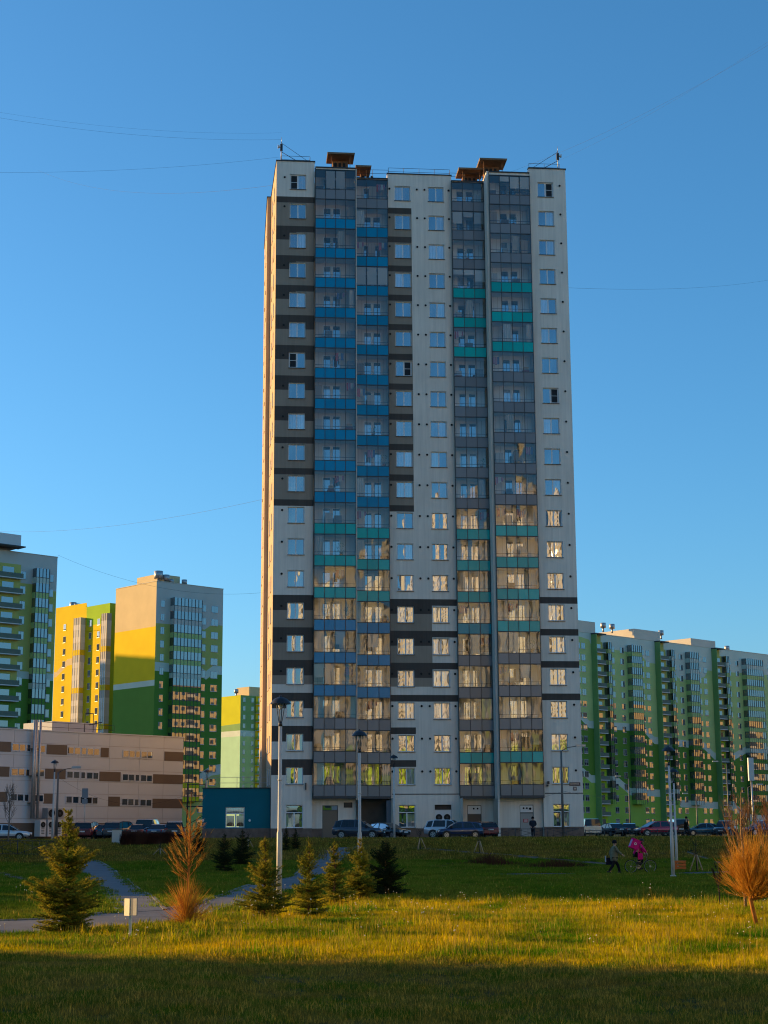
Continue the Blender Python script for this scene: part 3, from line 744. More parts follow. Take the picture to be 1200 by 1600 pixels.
# ------------------------------------------------------------------ estate blocks in the distance
P_ = dict(
    cream=(.62, .56, .46), pale=(.58, .64, .54), yel=(.74, .52, .015), yg=(.47, .46, .13), lime=(.34, .52, .035), dg=(.12, .25, .04), mg=(.28, .47, .08),
    lg=(.47, .58, .22), mint=(.40, .62, .40), ochre=(.64, .50, .28), white=(.66, .63, .60), green2=(.22, .36, .13), grey=(.56, .53, .47), behind=(.64, .64, .58), rail=(.15, .18, .14), yel2=(.56, .54, .02))
for k_, c_ in P_.items(): M['b_' + k_] = mat('render_' + k_, c_, .9, .15, var=.06, scale=.25, bump=.05, bscale=6)
M['fframe'] = mat('far_window_frame', (.42, .43, .43), .6, .3)
def far_window(w_, h_):
    mb = MB(); mb.box(-w_ / 2, w_ / 2, -.04, .02, -h_ / 2, h_ / 2, M['fframe'], 'k')
    mb.box(-w_ / 2 - .03, w_ / 2 + .03, -.12, -.041, -h_ / 2 - .06, -h_ / 2 - .001, M['steel'], 'k')
    for sx in (-1, 1):
        a, b = sorted((sx * .04, sx * (w_ / 2 - .05)))
        mb.face([(a, -.05, -h_ / 2 + .07), (b, -.05, -h_ / 2 + .07), (b, -.058, h_ / 2 - .07), (a, -.058, h_ / 2 - .07)], M['fglass'])
    return mb.mesh('window')
FW = far_window(1.5, 1.5); FWN = far_window(1.0, 1.5); FWB = far_window(1.9, 1.5)
def wall_bands(mb, x0, x1, z0, z1, bounds, mats, mp):
    """one rendered wall painted in stacked fields; bounds[i] is the polyline (x, z) between field i and field i+1, top first"""
    X = sorted({x0, x1, *[p[0] for b in bounds for p in b if x0 < p[0] < x1]})
    def ev(b, x):
        if x <= b[0][0]: return b[0][1]
        for (xa, za), (xb_, zb_) in zip(b, b[1:]):
            if xa <= x <= xb_: return za + (zb_ - za) * (x - xa) / max(1e-6, xb_ - xa)
        return b[-1][1]
    for i in range(len(X) - 1):
        a, b = X[i], X[i + 1]; e = 1e-4
        ta, tb = z1, z1
        for j, m in enumerate(mats):
            if j < len(bounds): ba, bb = max(z0, ev(bounds[j], a + e)), max(z0, ev(bounds[j], b - e))
            else: ba = bb = z0
            if ta - ba > .01 or tb - bb > .01: mb.face([mp(a, ba), mp(b, bb), mp(b, tb), mp(a, ta)], m)
            ta, tb = ba, bb
def bays(root, x0, x1, yf, zs, panelm, fr=None, n=4, depth=1.2, glass=None, name='glazed_balcony', h=2.93):
    """a stack of enclosed balconies, one part per storey"""
    gm = glass or M['fglass']; fr = fr or M['frame']; cache = {}
    for i, z in enumerate(zs):
        pm = panelm(i)
        if pm not in cache:
            mb = MB(); mb.box(x0, x1, yf, yf + depth, -h / 2, -h / 2 + 1.15, pm, 'k'); mb.box(x0 + .03, x1 - .03, yf + .03, yf + depth, -h / 2 + 1.15, h / 2, gm, 'kb')
            for j in range(n + 1):
                q = x0 + (x1 - x0) * j / n; mb.box(q - .05, q + .05, yf - .05, yf + .028, -h / 2, h / 2, fr, 'k')
            mb.box(x0 - .02, x1 + .02, yf - .03, yf - .001, -h / 2 + 1.1, -h / 2 + 1.2, fr, 'k')
            cache[pm] = mb.mesh(name)
        put(name, cache[pm], root, (0, 0, z))
def open_balconies(root, x0, x1, yf, zs, backm, sidem, railm, h=2.93):
    cache = {}
    for i, z in enumerate(zs):
        key = backm(i)
        if key not in cache:
            mb = MB(); mb.box(x0, x1, yf, yf + 1.2, -h / 2 - .08, -h / 2 + .1, M['b_white'])
            mb.box(x0, x1, yf + .02, yf + .06, -h / 2 + .1, -h / 2 + 1.0, railm)
            mb.box(x0, x1, yf + 1.1, yf + 1.2, -h / 2 + .1, h / 2 - .08, key); mb.box(x0 + (x1 - x0) * .35, x0 + (x1 - x0) * .75, yf + 1.05, yf + 1.1, -h / 2 + .1, .75, M['fglass'])
            cache[key] = mb.mesh('open_balcony')
        put('open_balcony', cache[key], root, (0, 0, z))
VENT = MB(); VENT.tube([(0, 0, 0), (0, 0, 1.1)], .25, M['steel'], 10); VENT.tube([(0, 0, 1.1), (0, 0, 2.4)], [.75, .75], M['steel'], 14); VENT = VENT.mesh('roof_vent')
ANG = R(43.0)

# ---- right: long green block
RP = at(915, 985, 410); RB = Plane((RP.x, 410.0), ANG, 0.0)
rb = thing('apartment_block', 'long receding green apartment block with stepped pale stripes right of the tower', 'building', (RP.x, 410, 0), ANG)
RT = RB.z(960, 994)
def rx(u): return RB.x(u, 1150)
def rz(u, v): return RB.z(u, v)
RX0, RX1 = rx(880), rx(1260)
b_top = [(rx(u), rz(u, v)) for u, v in ((880, 985), (925, 1000), (927, 1006), (945, 1012), (1000, 1022), (1004, 1022), (1016, 1036), (1052, 1040), (1063, 1060), (1085, 1064), (1105, 1058), (1110, 1048), (1260, 1060))]
b_s1 = [(rx(u), rz(u, v)) for u, v in ((880, 1108), (908, 1112), (921, 1126), (1006, 1132), (1022, 1151), (1100, 1160), (1115, 1176), (1143, 1178), (1165, 1166), (1260, 1170))]
b_s2 = [(x, z - 1.9) for x, z in b_s1]
b_s3 = [(rx(u), rz(u, v)) for u, v in ((880, 1194), (910, 1200), (922, 1211), (962, 1213), (982, 1231), (1048, 1235), (1060, 1250), (1135, 1254), (1146, 1258), (1165, 1272), (1260, 1280))]
b_s4 = [(x, z - 1.9) for x, z in b_s3]
PALE, LG, DG, MG = M['b_pale'], M['b_lg'], M['b_dg'], M['b_mg']
mb = MB(); wall_bands(mb, RX0, RX1, 1.0, RT, [b_top, b_s1, b_s2, b_s3, b_s4], [PALE, LG, PALE, DG, PALE, MG], lambda x, z: (x, 0, z))
mb.face([(RX0, 0, 1), (RX0, 0, RT), (RX0, 16, RT), (RX0, 16, 1)], M['b_yg']); mb.face([(RX0, 0, RT), (RX1, 0, RT), (RX1, 16, RT), (RX0, 16, RT)], M['roof'])
mb.build('wall', rb)
mb = MB(); mb.box(RX0, RX1, -.1, .2, RT, RT + .15, M['b_cream']); mb.build('parapet_cap', rb)
ZR0 = rz(915, 1009.5); zsr = [ZR0 - 2.95 * i for i in range(17)]
def fieldmat(x, z):
    def ev(b):
        for (xa, za), (xb_, zb_) in zip(b, b[1:]):
            if xa <= x <= xb_: return za + (zb_ - za) * (x - xa) / (xb_ - xa)
        return b[-1][1]
    for b, m in ((b_top, PALE), (b_s1, LG), (b_s2, PALE), (b_s3, DG), (b_s4, PALE)):
        if z > ev(b): return m
    return MG
for u in (907, 915, 961, 976, 1007.5, 1016, 1058, 1068.5, 1097, 1106, 1144, 1156.5, 1196, 1206):
    for i, z in enumerate(zsr):
        if z < 3: continue
        put('window', FWN if i % 1 else FW, rb, (rx(u), 0, z))
for ua, ub, n in ((947, 952, 2), (984, 1000, 5), (1046.5, 1051, 2), (1075.5, 1089, 5), (1132.5, 1137, 2), (1164, 1190, 8)):
    xa, xb2 = rx(ua), rx(ub)
    bays(rb, xa, xb2, -1.6, zsr[:-3], lambda i, q=(xa + xb2) / 2: fieldmat(q, zsr[i] - 1.2), n=n, depth=1.6)
for ua, ub in ((929, 943), (1029, 1042), (1118, 1130)):
    xa, xb2 = rx(ua), rx(ub); q = (xa + xb2) / 2
    mb = MB(); mb.box(xa - .22, xa - .02, -1.75, .0, 1, RT - .3, M['b_green2']); mb.box(xa - .3, xb2 + .2, -1.8, .3, RT - .3, RT, M['cap']); mb.build('pier', rb)
    mb = MB(); mb.box(xa, xb2, -.02, -.004, 1, RT - .35, M['b_yg']); mb.build('recess_wall', rb)
    open_balconies(rb, xa, xb2, -1.7, zsr, lambda i: (M['b_yg'] if i < 8 else M['b_lime']), None, M['b_rail'])
for ua, ub, v in ((897, 938, 968), (965, 1040, 981), (1056, 1127, 996)):
    xa, xb2 = rx(ua), rx(ub); t = RB.z((ua + ub) / 2, v + 2)
    s_ = .45 if ub - ua > 50 else .2
    mb = MB(); mb.box(xa + (xb2 - xa) * s_, xb2, .6, 14, RT - .5, t, M['b_cream']); mb.build('lift_room', rb)
for u in (976, 990, 1067, 1130, 1142, 1170):
    put('roof_vent', VENT, rb, (rx(u), 6, RT - .1 + (2.0 if u < 1100 else 0)))

# ---- left: corner block with the big gable
def corner_block(u, v, Y, label, angle=ANG):
    p = at(u, v, Y); pl = Plane((p.x, Y), angle)
    return pl, thing('apartment_block', label, 'building', (p.x, Y, 0), angle), p.z
LB, lb, LT = corner_block(245, 908, 345, 'green and cream apartment block with a sunlit yellow gable behind the white hall')
lx = lambda u, v=1050: LB.x(u, v)
LW = lx(347); GD = 15.8
Zl0 = LB.z(333, 952); zsl = [Zl0 - 2.93 * i for i in range(17)]
fl = lambda k: Zl0 + 1.46 - 2.93 * k     # top of storey k
bA = [(0, fl(2)), (lx(310), fl(2) + .2), (lx(318), fl(3) + 2.5), (lx(330), fl(1) - 2.0), (LW, fl(1) - 2)]
bB = [(0, fl(5) + .4), (lx(310), fl(5) + .3), (lx(322), fl(6) + 2.2), (lx(333), fl(5) + .6), (LW, fl(5) + .6)]
bC = [(x, z - 1.9) for x, z in bB]
bD = [(0, 4), (lx(310), LB.z(310, 1212)), (lx(333), LB.z(333, 1196)), (LW, LB.z(347, 1194))]
bE = [(x, z - 2.2) for x, z in bD]
mb = MB()
wall_bands(mb, 0, LW, 1, LT, [bA, bB, bC, bD, bE], [M['b_grey'], M['b_yg'], M['b_pale'], M['b_dg'], M['b_cream'], M['b_yg']], lambda x, z: (x, 0, z))
g1, g2, g3 = fl(3) + .3, fl(6) - .2, fl(6) - 1.9
gb = lambda z, d=.0: [(0, z - d), (GD, z)]
wall_bands(mb, 0, GD, 1, LT, [gb(LB.z(240, 978), .0), gb(LB.z(240, 1062), 0), gb(LB.z(240, 1071), 0)], [M['b_ochre'], M['b_yel'], M['b_pale'], M['b_dg']], lambda x, z: (0, GD - x, z))
mb.face([(LW, 0, 1), (LW, GD, 1), (LW, GD, LT), (LW, 0, LT)], M['b_cream']); mb.face([(0, 0, LT - .3), (LW, 0, LT - .3), (LW, GD, LT - .3), (0, GD, LT - .3)], M['roof'])
mb.build('wall', lb)
mb = MB(); mb.box(-.1, LW + .1, -.1, .2, LT, LT + .12, M['b_cream']); mb.box(-.1, .2, .2, GD, LT, LT + .12, M['b_cream']); mb.build('parapet_cap', lb)
for u, wm in ((252, FWN), (316, FW), (334, FWB)):
    for i, z in enumerate(zsl):
        if z > 3: put('window', wm, lb, (lx(u), 0, z))
def lbm(i):
    z = zsl[i] - 1
    return M['b_grey'] if i < 2 else M['b_lg'] if i < 5 else M['b_pale'] if i == 5 else M['b_dg'] if i < 13 else M['b_yel']
bays(lb, lx(264), lx(308), -1.5, zsl[:15], lbm, n=8, depth=1.5)
mb = MB(); mb.box(3, 9, 4, 12, LT - .3, LT + 2.4, M['b_ochre']); mb.build('lift_room', lb)
for x, y, s_ in ((2.5, 3, 1.3), (4.2, 2.5, 1), (9.5, 3, .8), (6, 3, .7)):
    o = put('roof_vent', VENT, lb, (x, y, LT - .3)); o.scale = (s_, s_, s_)

# ---- yellow wing behind it, full in the sun
YP = at(172, 942, 365); YB = Plane((YP.x, 365.0), R(135)); yw = thing('apartment_block', 'bright yellow sunlit wing between the two grey-green blocks', 'building', (YP.x, 365, 0), R(135))
YT = YP.z; yx = lambda u, v=1050: YB.x(u, v)
YW = yx(84)
Zy0 = YB.z(152, 972); zsy = [Zy0 - 2.93 * i for i in range(16)]
mb = MB()
# this block's own front runs to the left; its outward side is -y mirrored, so the wall is laid with reversed x
bY1 = [(yx(172), YB.z(160, 975)), (yx(133), YB.z(133, 978)), (yx(132), YT + 1)]
bY2 = [(yx(172), YB.z(160, 985)), (yx(133), YB.z(133, 988)), (yx(132), YB.z(130, 1025)), (yx(105), YB.z(105, 1030)), (yx(88), YB.z(90, 1050))]
bY3 = [(yx(172), YB.z(160, 984)), (yx(133), YB.z(133, 987)), (yx(132), YB.z(130, 1035)), (yx(105), YB.z(105, 1040)), (yx(88), YB.z(90, 1058))]
wall_bands(mb, 0, YW, 1, YT, [[(x, z) for x, z in bY1], bY2, bY3], [M['b_lime'], M['b_yel'], M['b_ochre'], M['b_yel']], lambda x, z: (x, 0, z))
mb.face([(0, 0, YT), (YW, 0, YT), (YW, -14, YT), (0, -14, YT)], M['roof']); mb.face([(YW, 0, 1), (YW, 0, YT), (YW, -14, YT), (YW, -14, 1)], M['b_lime']); mb.face([(0, 0, 1), (0, 0, YT), (0, -14, YT), (0, -14, 1)], M['b_lime'])
mb.build('wall', yw)
for u in (99, 116.5, 139, 152):
    for i, z in enumerate(zsy):
        if z > 3: put('window', FWN, yw, (yx(u), 0, z), R(180))
mb = MB()
for u0, u1, pm in ((120, 131, M['b_white']), (163.5, 172, M['b_white'])):
    xa, xb2 = sorted((yx(u0), yx(u1)))
    cache = {}
    for i, z in enumerate(zsy[:15]):
        pm2 = M['b_yel'] if i % 3 == 2 else M['b_white']
        if pm2 not in cache:
            m2 = MB(); m2.box(xa, xb2, 0, 1.3, -1.46, -.2, pm2, 'f'); m2.box(xa + .03, xb2 - .03, 0, 1.27, -.2, 1.47, M['blind'], 'fb')
            for j in range(4): q = xa + (xb2 - xa) * j / 3; m2.box(q - .05, q + .05, 1.272, 1.33, -1.46, 1.47, M['b_ochre'], 'f')
            cache[pm2] = m2.mesh('glazed_balcony')
        put('glazed_balcony', cache[pm2], yw, (0, 0, z))
for x, s_ in ((YW - 1.2, 1.1), (YW - 2.8, .9), (YW - 4.4, .8)):
    o = put('roof_vent', VENT, yw, (x, -4, YT)); o.scale = (s_, s_, s_)

# ---- far left block in shade
CB, cb, CT = corner_block(90, 871, 312, 'grey green apartment block with open balconies cut off by the left edge')
cx = lambda u, v=1000: CB.x(u, v)
Zc0 = CB.z(75, 903); zsc = [Zc0 - 2.93 * i for i in range(17)]
X0c = cx(-70)
cA = [(X0c, CB.z(40, 912)), (cx(64), CB.z(60, 914)), (cx(66), CB.z(75, 922)), (0, CB.z(85, 924))]
cB_ = [(X0c, CB.z(40, 1048)), (0, CB.z(85, 1053))]; cC = [(x, z - 1.4) for x, z in cB_]
mb = MB(); wall_bands(mb, X0c, 0, 1, CT, [cA, cB_, cC], [M['b_grey'], M['b_yg'], M['b_pale'], M['b_dg']], lambda x, z: (x, 0, z))
mb.face([(0, 0, 1), (0, 14, 1), (0, 14, CT), (0, 0, CT)], M['b_grey']); mb.face([(X0c, 0, CT), (0, 0, CT), (0, 14, CT), (X0c, 14, CT)], M['roof'])
mb.build('wall', cb)
mb = MB(); mb.box(X0c, .1, -.1, .2, CT, CT + .12, M['b_cream']); mb.build('parapet_cap', cb)
for u in (31, 75):
    for z in zsc:
        if z > 3: put('window', FW, cb, (cx(u), 0, z))
bays(cb, cx(47), cx(68), -1.4, zsc[:15], lambda i: M['b_pale'] if i in (0, 7) else M['b_lg'] if i < 7 else M['b_dg'], n=4, depth=1.4)
open_balconies(cb, cx(-22), cx(23), -2.4, [z + .3 for z in zsc], lambda i: M['b_yg'] if i < 8 else M['b_dg'], None, M['b_rail'])
mb = MB(); mb.box(cx(-22), cx(24), -2.6, .3, CB.z(20, 857), CB.z(20, 857) + .2, M['cap']); mb.box(cx(-40), cx(23), -.9, 8, CB.z(20, 856), CB.z(20, 836), M['b_white']); mb.build('lift_room', cb)

# ---- small far block between gable and tower
DB, db, DT = corner_block(376, 1086, 545, 'distant yellow and mint green block in the gap before the tower')
dx_ = lambda u, v=1150: DB.x(u, v)
mb = MB()
wall_bands(mb, 0, 26, 1, DT, [[(0, DB.z(376, 1141))], [(0, DB.z(376, 1150))]], [M['b_green2'], M['b_pale'], M['b_lg']], lambda x, z: (x, 0, z))
wall_bands(mb, 0, 14, 1, DT, [[(0, DB.z(370, 1132)), (14, DB.z(370, 1130))], [(0, DB.z(370, 1141))], [(0, DB.z(370, 1150))]], [M['b_yel2'], M['b_green2'], M['b_pale'], M['b_mint']], lambda x, z: (0, 14 - x, z))
mb.face([(0, 0, DT), (26, 0, DT), (26, 14, DT), (0, 14, DT)], M['roof']); mb.build('wall', db)
Zd0 = DB.z(394, 1094); zsd = [Zd0 - 2.93 * i for i in range(15)]
for u in (381, 394):
    for z in zsd:
        if z > 3: put('window', FWN, db, (dx_(u), 0, z))
open_balconies(db, dx_(398), dx_(409), -1.5, zsd, lambda i: M['b_yel'], None, M['b_green2'])
put('roof_vent', VENT, db, (-.0 + 2, 5, DT)); mb = MB(); mb.box(6, 14, 3, 10, DT, DT + 3.4, M['b_ochre']); mb.build('lift_room', db)

# ---- white hall at the left
HP = at(287, 1153, 165); HB = Plane((HP.x, 165.0), ANG + R(3.0))
hall = thing('white_hall', 'low white clad hall with brown blocks and rows of small dark windows', 'building', (HP.x, 165, 0), ANG + R(3.0))
hx = lambda u, v=1220: HB.x(u, v)
HT = HP.z; HX0 = hx(-60)
M['clad'] = mat('white_cladding', (.50, .535, .56), .6, .35, var=.04, scale=.4)
M['brownpanel'] = mat('brown_cladding', (.125, .095, .07), .6, .35, var=.06, scale=.5)
M['clad_rib'] = mat('cladding_joint', (.36, .32, .30), .7, .2)
mb = MB(); mb.box(HX0, 0, .03, 30, 1.2, HT, M['clad_rib']); mb.build('core', hall)
nrow = 9; ph = (HT - 1.3) / nrow
cols_u = [-60, -20, 20, 62, 121, 170, 217, 255, 287]
for j in range(nrow):
    for a, b in zip(cols_u, cols_u[1:]):
        xa, xb2 = hx(a), min(hx(b), 0)
        mb = MB(); mb.box(xa + .015, xb2 - .015, 0, .028, 1.3 + j * ph + .015, 1.3 + (j + 1) * ph - .015, M['clad']); mb.build('panel', hall)
mb = MB(); mb.box(HX0, .08, -.08, .3, HT, HT + .1, M['clad']); mb.build('parapet_cap', hall)
def hrow(vl, u): return None
rows = {1: (1166.5, 1182), 2: (1205.5, 1218), 3: (1245, 1256)}     # window centre height at u=5 and at u=270
def rz_(r, u):
    v0, v1 = rows[r]; v = v0 + (v1 - v0) * (u - 5) / 265; return HB.z(u, v)
brown = {1: ((-60, 15), (71, 103), (156, 168.5), (256, 286.5)), 2: ((-60, 14), (70, 102), (155, 188), (239, 286.5)), 3: ((-60, 12), (69, 83), (170, 188), (239, 286.5))}
for r, lst in brown.items():
    for a, b in lst:
        z = (rz_(r, a if a > 0 else 5) + rz_(r, min(b, 270))) / 2
        mb = MB(); mb.box(hx(a), min(hx(b), -.01), -.03, -.002, z - .46, z + .46, M['brownpanel']); mb.build('brown_panel', hall)
mb = MB(); zb_ = HB.z(150, 1286); mb.box(HX0, hx(188), -.03, -.002, 1.6, zb_ + .0, M['brownpanel']); mb.build('brown_panel', hall)
mb = MB(); mb.box(hx(239), -.01, -.03, -.002, 1.6, zb_, M['brownpanel']); mb.build('brown_panel', hall)
def hwin(u0, u1, z, h):
    xa, xb2 = hx(u0), hx(u1)
    mb = MB(); x = (xa + xb2) / 2; q = (xb2 - xa) / 2
    mb.box(-q - .06, q + .06, -.05, -.002, -h / 2 - .06, h / 2 + .06, M['clad']); o = mb.build('window', hall, (x, 0, z))
    p = MB(); p.box(-q + .03, q - .03, -.06, -.051, -h / 2 + .03, h / 2 - .03, M['fglass']); p.build('pane', o)
for r in (1, 2, 3):
    for us in (((17, 27), (28, 37), (39, 45), (54, 58), (59, 68)), ((104, 113), (114.5, 123.5), (126, 132.5), (135, 144), (145, 153)), ((191, 199.5), (200.5, 209), (211, 217), (219.5, 228), (229, 237))):
        for a, b in us: hwin(a, b, rz_(r, (a + b) / 2), .62)
for a, b in ((190, 198.5), (199.5, 208), (218, 227), (228, 236.5)): hwin(a, b, HB.z(213, 1292), .6)
mb = MB(); mb.box(hx(209), hx(216), -.08, -.002, 1.7, HB.z(212, 1284), M['clad']); mb.build('door', hall)
# pipes and plant
for u in (46.5, 49.5, 55.5):
    mb = MB(); mb.tube([(hx(u), -.5, 3.6), (hx(u), -.5, HB.z(u, 1125))], .13, M['steel'], 10)
    for z in (5, 7.5, 10): mb.box(hx(u) - .18, hx(u) + .18, -.5, 0, z, z + .06, M['darkmetal'])
    mb.build('flue_pipe', hall)
for u0, u1, v0, v1 in ((60, 87, 1263, 1279), (49, 60, 1281, 1307), (61, 73, 1281, 1307), (74, 85, 1281, 1307)):
    xa, xb2 = hx(u0 + 1), hx(u1 - 1); za, zb2 = HB.z(66, v1), HB.z(66, v0)
    mb = MB(); mb.box(xa, xb2, -1.6, -.7, za, zb2, M['b_white'] if v0 > 1270 else M['steel'])
    n = 2 if v0 < 1270 else 1
    for i in range(n):
        q = xa + (xb2 - xa) * (i + .5 + (.0)) / n; zz = (za + zb2) / 2 if n == 2 else zb2 - .45
        mb.tube([(q, -1.605, zz), (q, -1.63, zz)], min(.36, (xb2 - xa) * .4), M['vent'], 14)
        mb.tube([(q, -1.64, zz), (q, -1.65, zz)], .12, M['frame'], 8)
        if n == 1:
            for j in range(5): mb.box(xa + .15, xb2 - .15, -1.615, -1.6, za + .25 + j * .14, za + .31 + j * .14, M['sill'])
    mb.build('cooling_unit', hall)
mb = MB(); xa, xb2 = hx(116), hx(186); mb.box(xa, xb2, 4, 9, HT, HB.z(150, 1130, -0) + .3, mat('plant_room', (.40, .42, .46), .7, .3)); mb.build('plant_room', hall)
rail(hall, [(hx(60), .6, HT), (hx(182), .6, HT)], .9, M['darkmetal'], post=1.6)
mb = MB(); q = hx(146); 
for dx2 in (-.5, .5): mb.tube([(q + dx2, 1, HT), (q + dx2, 1, HT + 2.0)], .04, M['darkmetal'], 4)
mb.tube([(q - .5, 1, HT + 2.0), (q + .5, 1, HT + 2.0)], .04, M['darkmetal'], 4); mb.tube([(q, 1, HT + .9), (q + 1.5, 1, HT + 1.2)], .05, M['darkmetal'], 4); mb.build('roof_hoist', hall)

# ---- the rest of the estate around the photographer (left and behind): it shades the lawn and shows in the glass
def plain_block(label, x0, x1, y0, y1, h, wallm, step=3.2, at_=None, rz=0.0, bands=None, hut=True):
    a, b = (x1 - x0) / 2, (y1 - y0) / 2
    c_ = Vector(((x0 + x1) / 2, (y0 + y1) / 2, 0))
    if at_: c_ = Vector((at_[0], at_[1], 0)) + Matrix.Rotation(rz, 3, 'Z') @ Vector((x0 + a, -b, 0))
    t = thing('apartment_block', label, 'building', c_, rz)
    mb = MB(); z = 0.0
    for f, m in (bands or ((1.0, wallm),)): mb.box(-a, a, -b, b, z, h * f, m, 'bt'); z = h * f
    mb.build('wall', t)
    mb = MB(); mb.box(-a, a, -b, b, h, h + .3, M['roof']); (mb.box(-a * .3, a * .3, -b * .7, b * .7, h + .301, h + 3.2, wallm) if hut else None); mb.build('roof', t)
    mb = MB(); bl_ = MB(); n = int(h / 2.95); k = max(1, int(2 * a / step)); k2 = max(1, int(2 * b / step))
    for i in range(n):
        z = 2.2 + i * 2.95
        for j in range(k):
            q = -a + (j + .5) * 2 * a / k
            if j % 5 == 2:
                bl_.box(q - 1.5, q + 1.5, b + .05, b + 1.3, z - 1.4, z - .3, M['b_white']); bl_.box(q - 1.45, q + 1.45, b + .05, b + 1.2, z - .3, z + 1.4, M['frame']); continue
            mb.box(q - .8, q + .8, b, b + .04, z - .75, z + .75, M['fglass'])
        for j in range(k2):
            q = -b + (j + .5) * 2 * b / k2; mb.box(a, a + .04, q - .75, q + .75, z - .75, z + .75, M['fglass'])
    o = mb.build('window', t); o['kind'] = 'stuff'; o = bl_.build('balcony', t); o['kind'] = 'stuff'
    return t
E_ = lambda *k: tuple((f, M['b_' + n_]) for f, n_ in k)
plain_block('yellow and cream apartment block outside the frame behind the photographer, first section', 0, 34, 0, 15, 56, M['b_behind'], at_=(21, -62), rz=ANG, bands=E_((.3, 'lime'), (.36, 'white'), (.75, 'grey'), (1, 'behind')))
plain_block('tallest cream apartment block outside the frame behind the photographer, middle section', 34.2, 66, 0, 15, 68, M['b_behind'], at_=(21, -62), rz=ANG, bands=E_((.28, 'lg'), (.34, 'white'), (.7, 'behind'), (1, 'white')))
plain_block('cream apartment block outside the frame behind the photographer, last section on the right', 66.2, 130, 0, 15, 60, M['b_behind'], at_=(21, -62), rz=ANG, bands=E_((.3, 'dg'), (.36, 'white'), (.7, 'behind'), (1, 'grey')))
plain_block('sunlit orange apartment block outside the frame far on the right', 0, 240, 0, 15, 58, M['b_ochre'], at_=(200, 270), rz=ANG)
plain_block('cream apartment block outside the frame behind the long green block', 0, 130, 0, 15, 44, M['b_ochre'], at_=(190, 400), rz=ANG)
plain_block('nearer cream apartment block outside the frame on the left', -112, -80, -40, 60, 30, M['b_cream'], hut=False)
plain_block('farther cream apartment block outside the frame on the left', -112, -80, 100, 165, 30, M['b_cream'], hut=False)
plain_block('low grey building outside the frame, added to shade the left path', -76, -64, 66, 79, 9.0, M['b_grey'], hut=False)  # unseen block, placed and sized for its shadow over the path
plain_block('tall cream tower outside the frame far on the left', -205, -180, 389, 412, 60, M['b_cream'])

# ------------------------------------------------------------------ park lamps
M['polepaint'] = mat('pole_grey_paint', (.50, .49, .46), .5, .4, var=.1, scale=3)
def lamp_meshes():
    P = M['polepaint']
    p = MB(); p.tube([(0, 0, -.1), (0, 0, 2.2), (0, 0, 2.25), (0, 0, 5.75)], [.095, .090, .068, .058], P, 12); p.tube([(0, 0, 0), (0, 0, .12)], .15, P, 10); p.tube([(0, 0, 3.9), (0, 0, 3.95)], .075, P, 8)
    c = MB(); c.tube([(0, 0, 5.70), (0, 0, 5.85)], [.072, .06], M['darkmetal'], 8)
    arms = []
    for k in range(4):
        a = k * math.pi / 2 + .4; d = Vector((math.cos(a), math.sin(a), 0)); mb = MB()
        mb.tube([d * .04 + Vector((0, 0, 5.8)), d * .09 + Vector((0, 0, 6.05)), d * .13 + Vector((0, 0, 6.3)), d * .14 + Vector((0, 0, 6.46))], .014, M['darkmetal'], 5); arms.append(mb.mesh('arm'))
    s = MB(); s.lathe([(.355, 6.44), (.345, 6.455), (.30, 6.53), (.22, 6.61), (.11, 6.66), (.04, 6.68), (.025, 6.74), (.0, 6.745)], M['darkmetal'], 20); s.lathe([(.355, 6.44), (.28, 6.46), (.0, 6.47)], M['steel'], 20)
    g = MB(); g.tube([(0, 0, 6.26), (0, 0, 6.42)], [.05, .075], M['wframe'], 8)
    return p.mesh('pole'), c.mesh('collar'), arms, s.mesh('lamp_shade'), g.mesh('lamp_head')
LM = lamp_meshes()
def park_lamp(u, vb, vt, label):
    if vb is None:
        # base hidden: use the height of a 6.7 m lamp to find its distance
        best = None; Y = 40.0
        while Y < 160:
            x = at(u, 1300, Y).x; zt = at(u, vt, Y).z
            e = abs(zt - terrain(x, Y) - 6.72)
            if best is None or e < best[0]: best = (e, x, Y)
            Y += .25
        p = Vector((best[1], best[2], terrain(best[1], best[2])))
        s = 1.0
    else:
        p = G(u, vb); s = (at(u, vt, p.y).z - p.z) / 6.72
    t = thing('park_lamp', label, 'lamp post', p, 0, 'park lamps with dark domed shades')
    t.scale = (s, s, s)
    put('pole', LM[0], t); put('collar', LM[1], t); put('lamp_shade', LM[3], t); put('lamp_head', LM[4], t)
    for a in LM[2]: put('arm', a, t)
    return t
park_lamp(436, 1408, 1087, 'tallest park lamp, its pole lit gold by the sun, beside the young spruces')
park_lamp(562, None, 1140, 'second tallest park lamp, its dark dome against the lowest left balconies')
park_lamp(573, None, 1194, 'short looking park lamp just right of the larger one before the tower entrance')
park_lamp(616, None, 1179, 'park lamp with dark dome in front of the tower centre beside the parked dark car')
park_lamp(1052, 1371, 1165, 'park lamp by the footpath right of the cyclist, front one of the pair')
park_lamp(1058, 1357, 1200, 'shorter park lamp directly behind the one by the cyclist')
park_lamp(82, None, 1187, 'park lamp with dark dome in front of the white hall')
park_lamp(322, None, 1206, 'park lamp with dark dome at the left end of the teal annex')
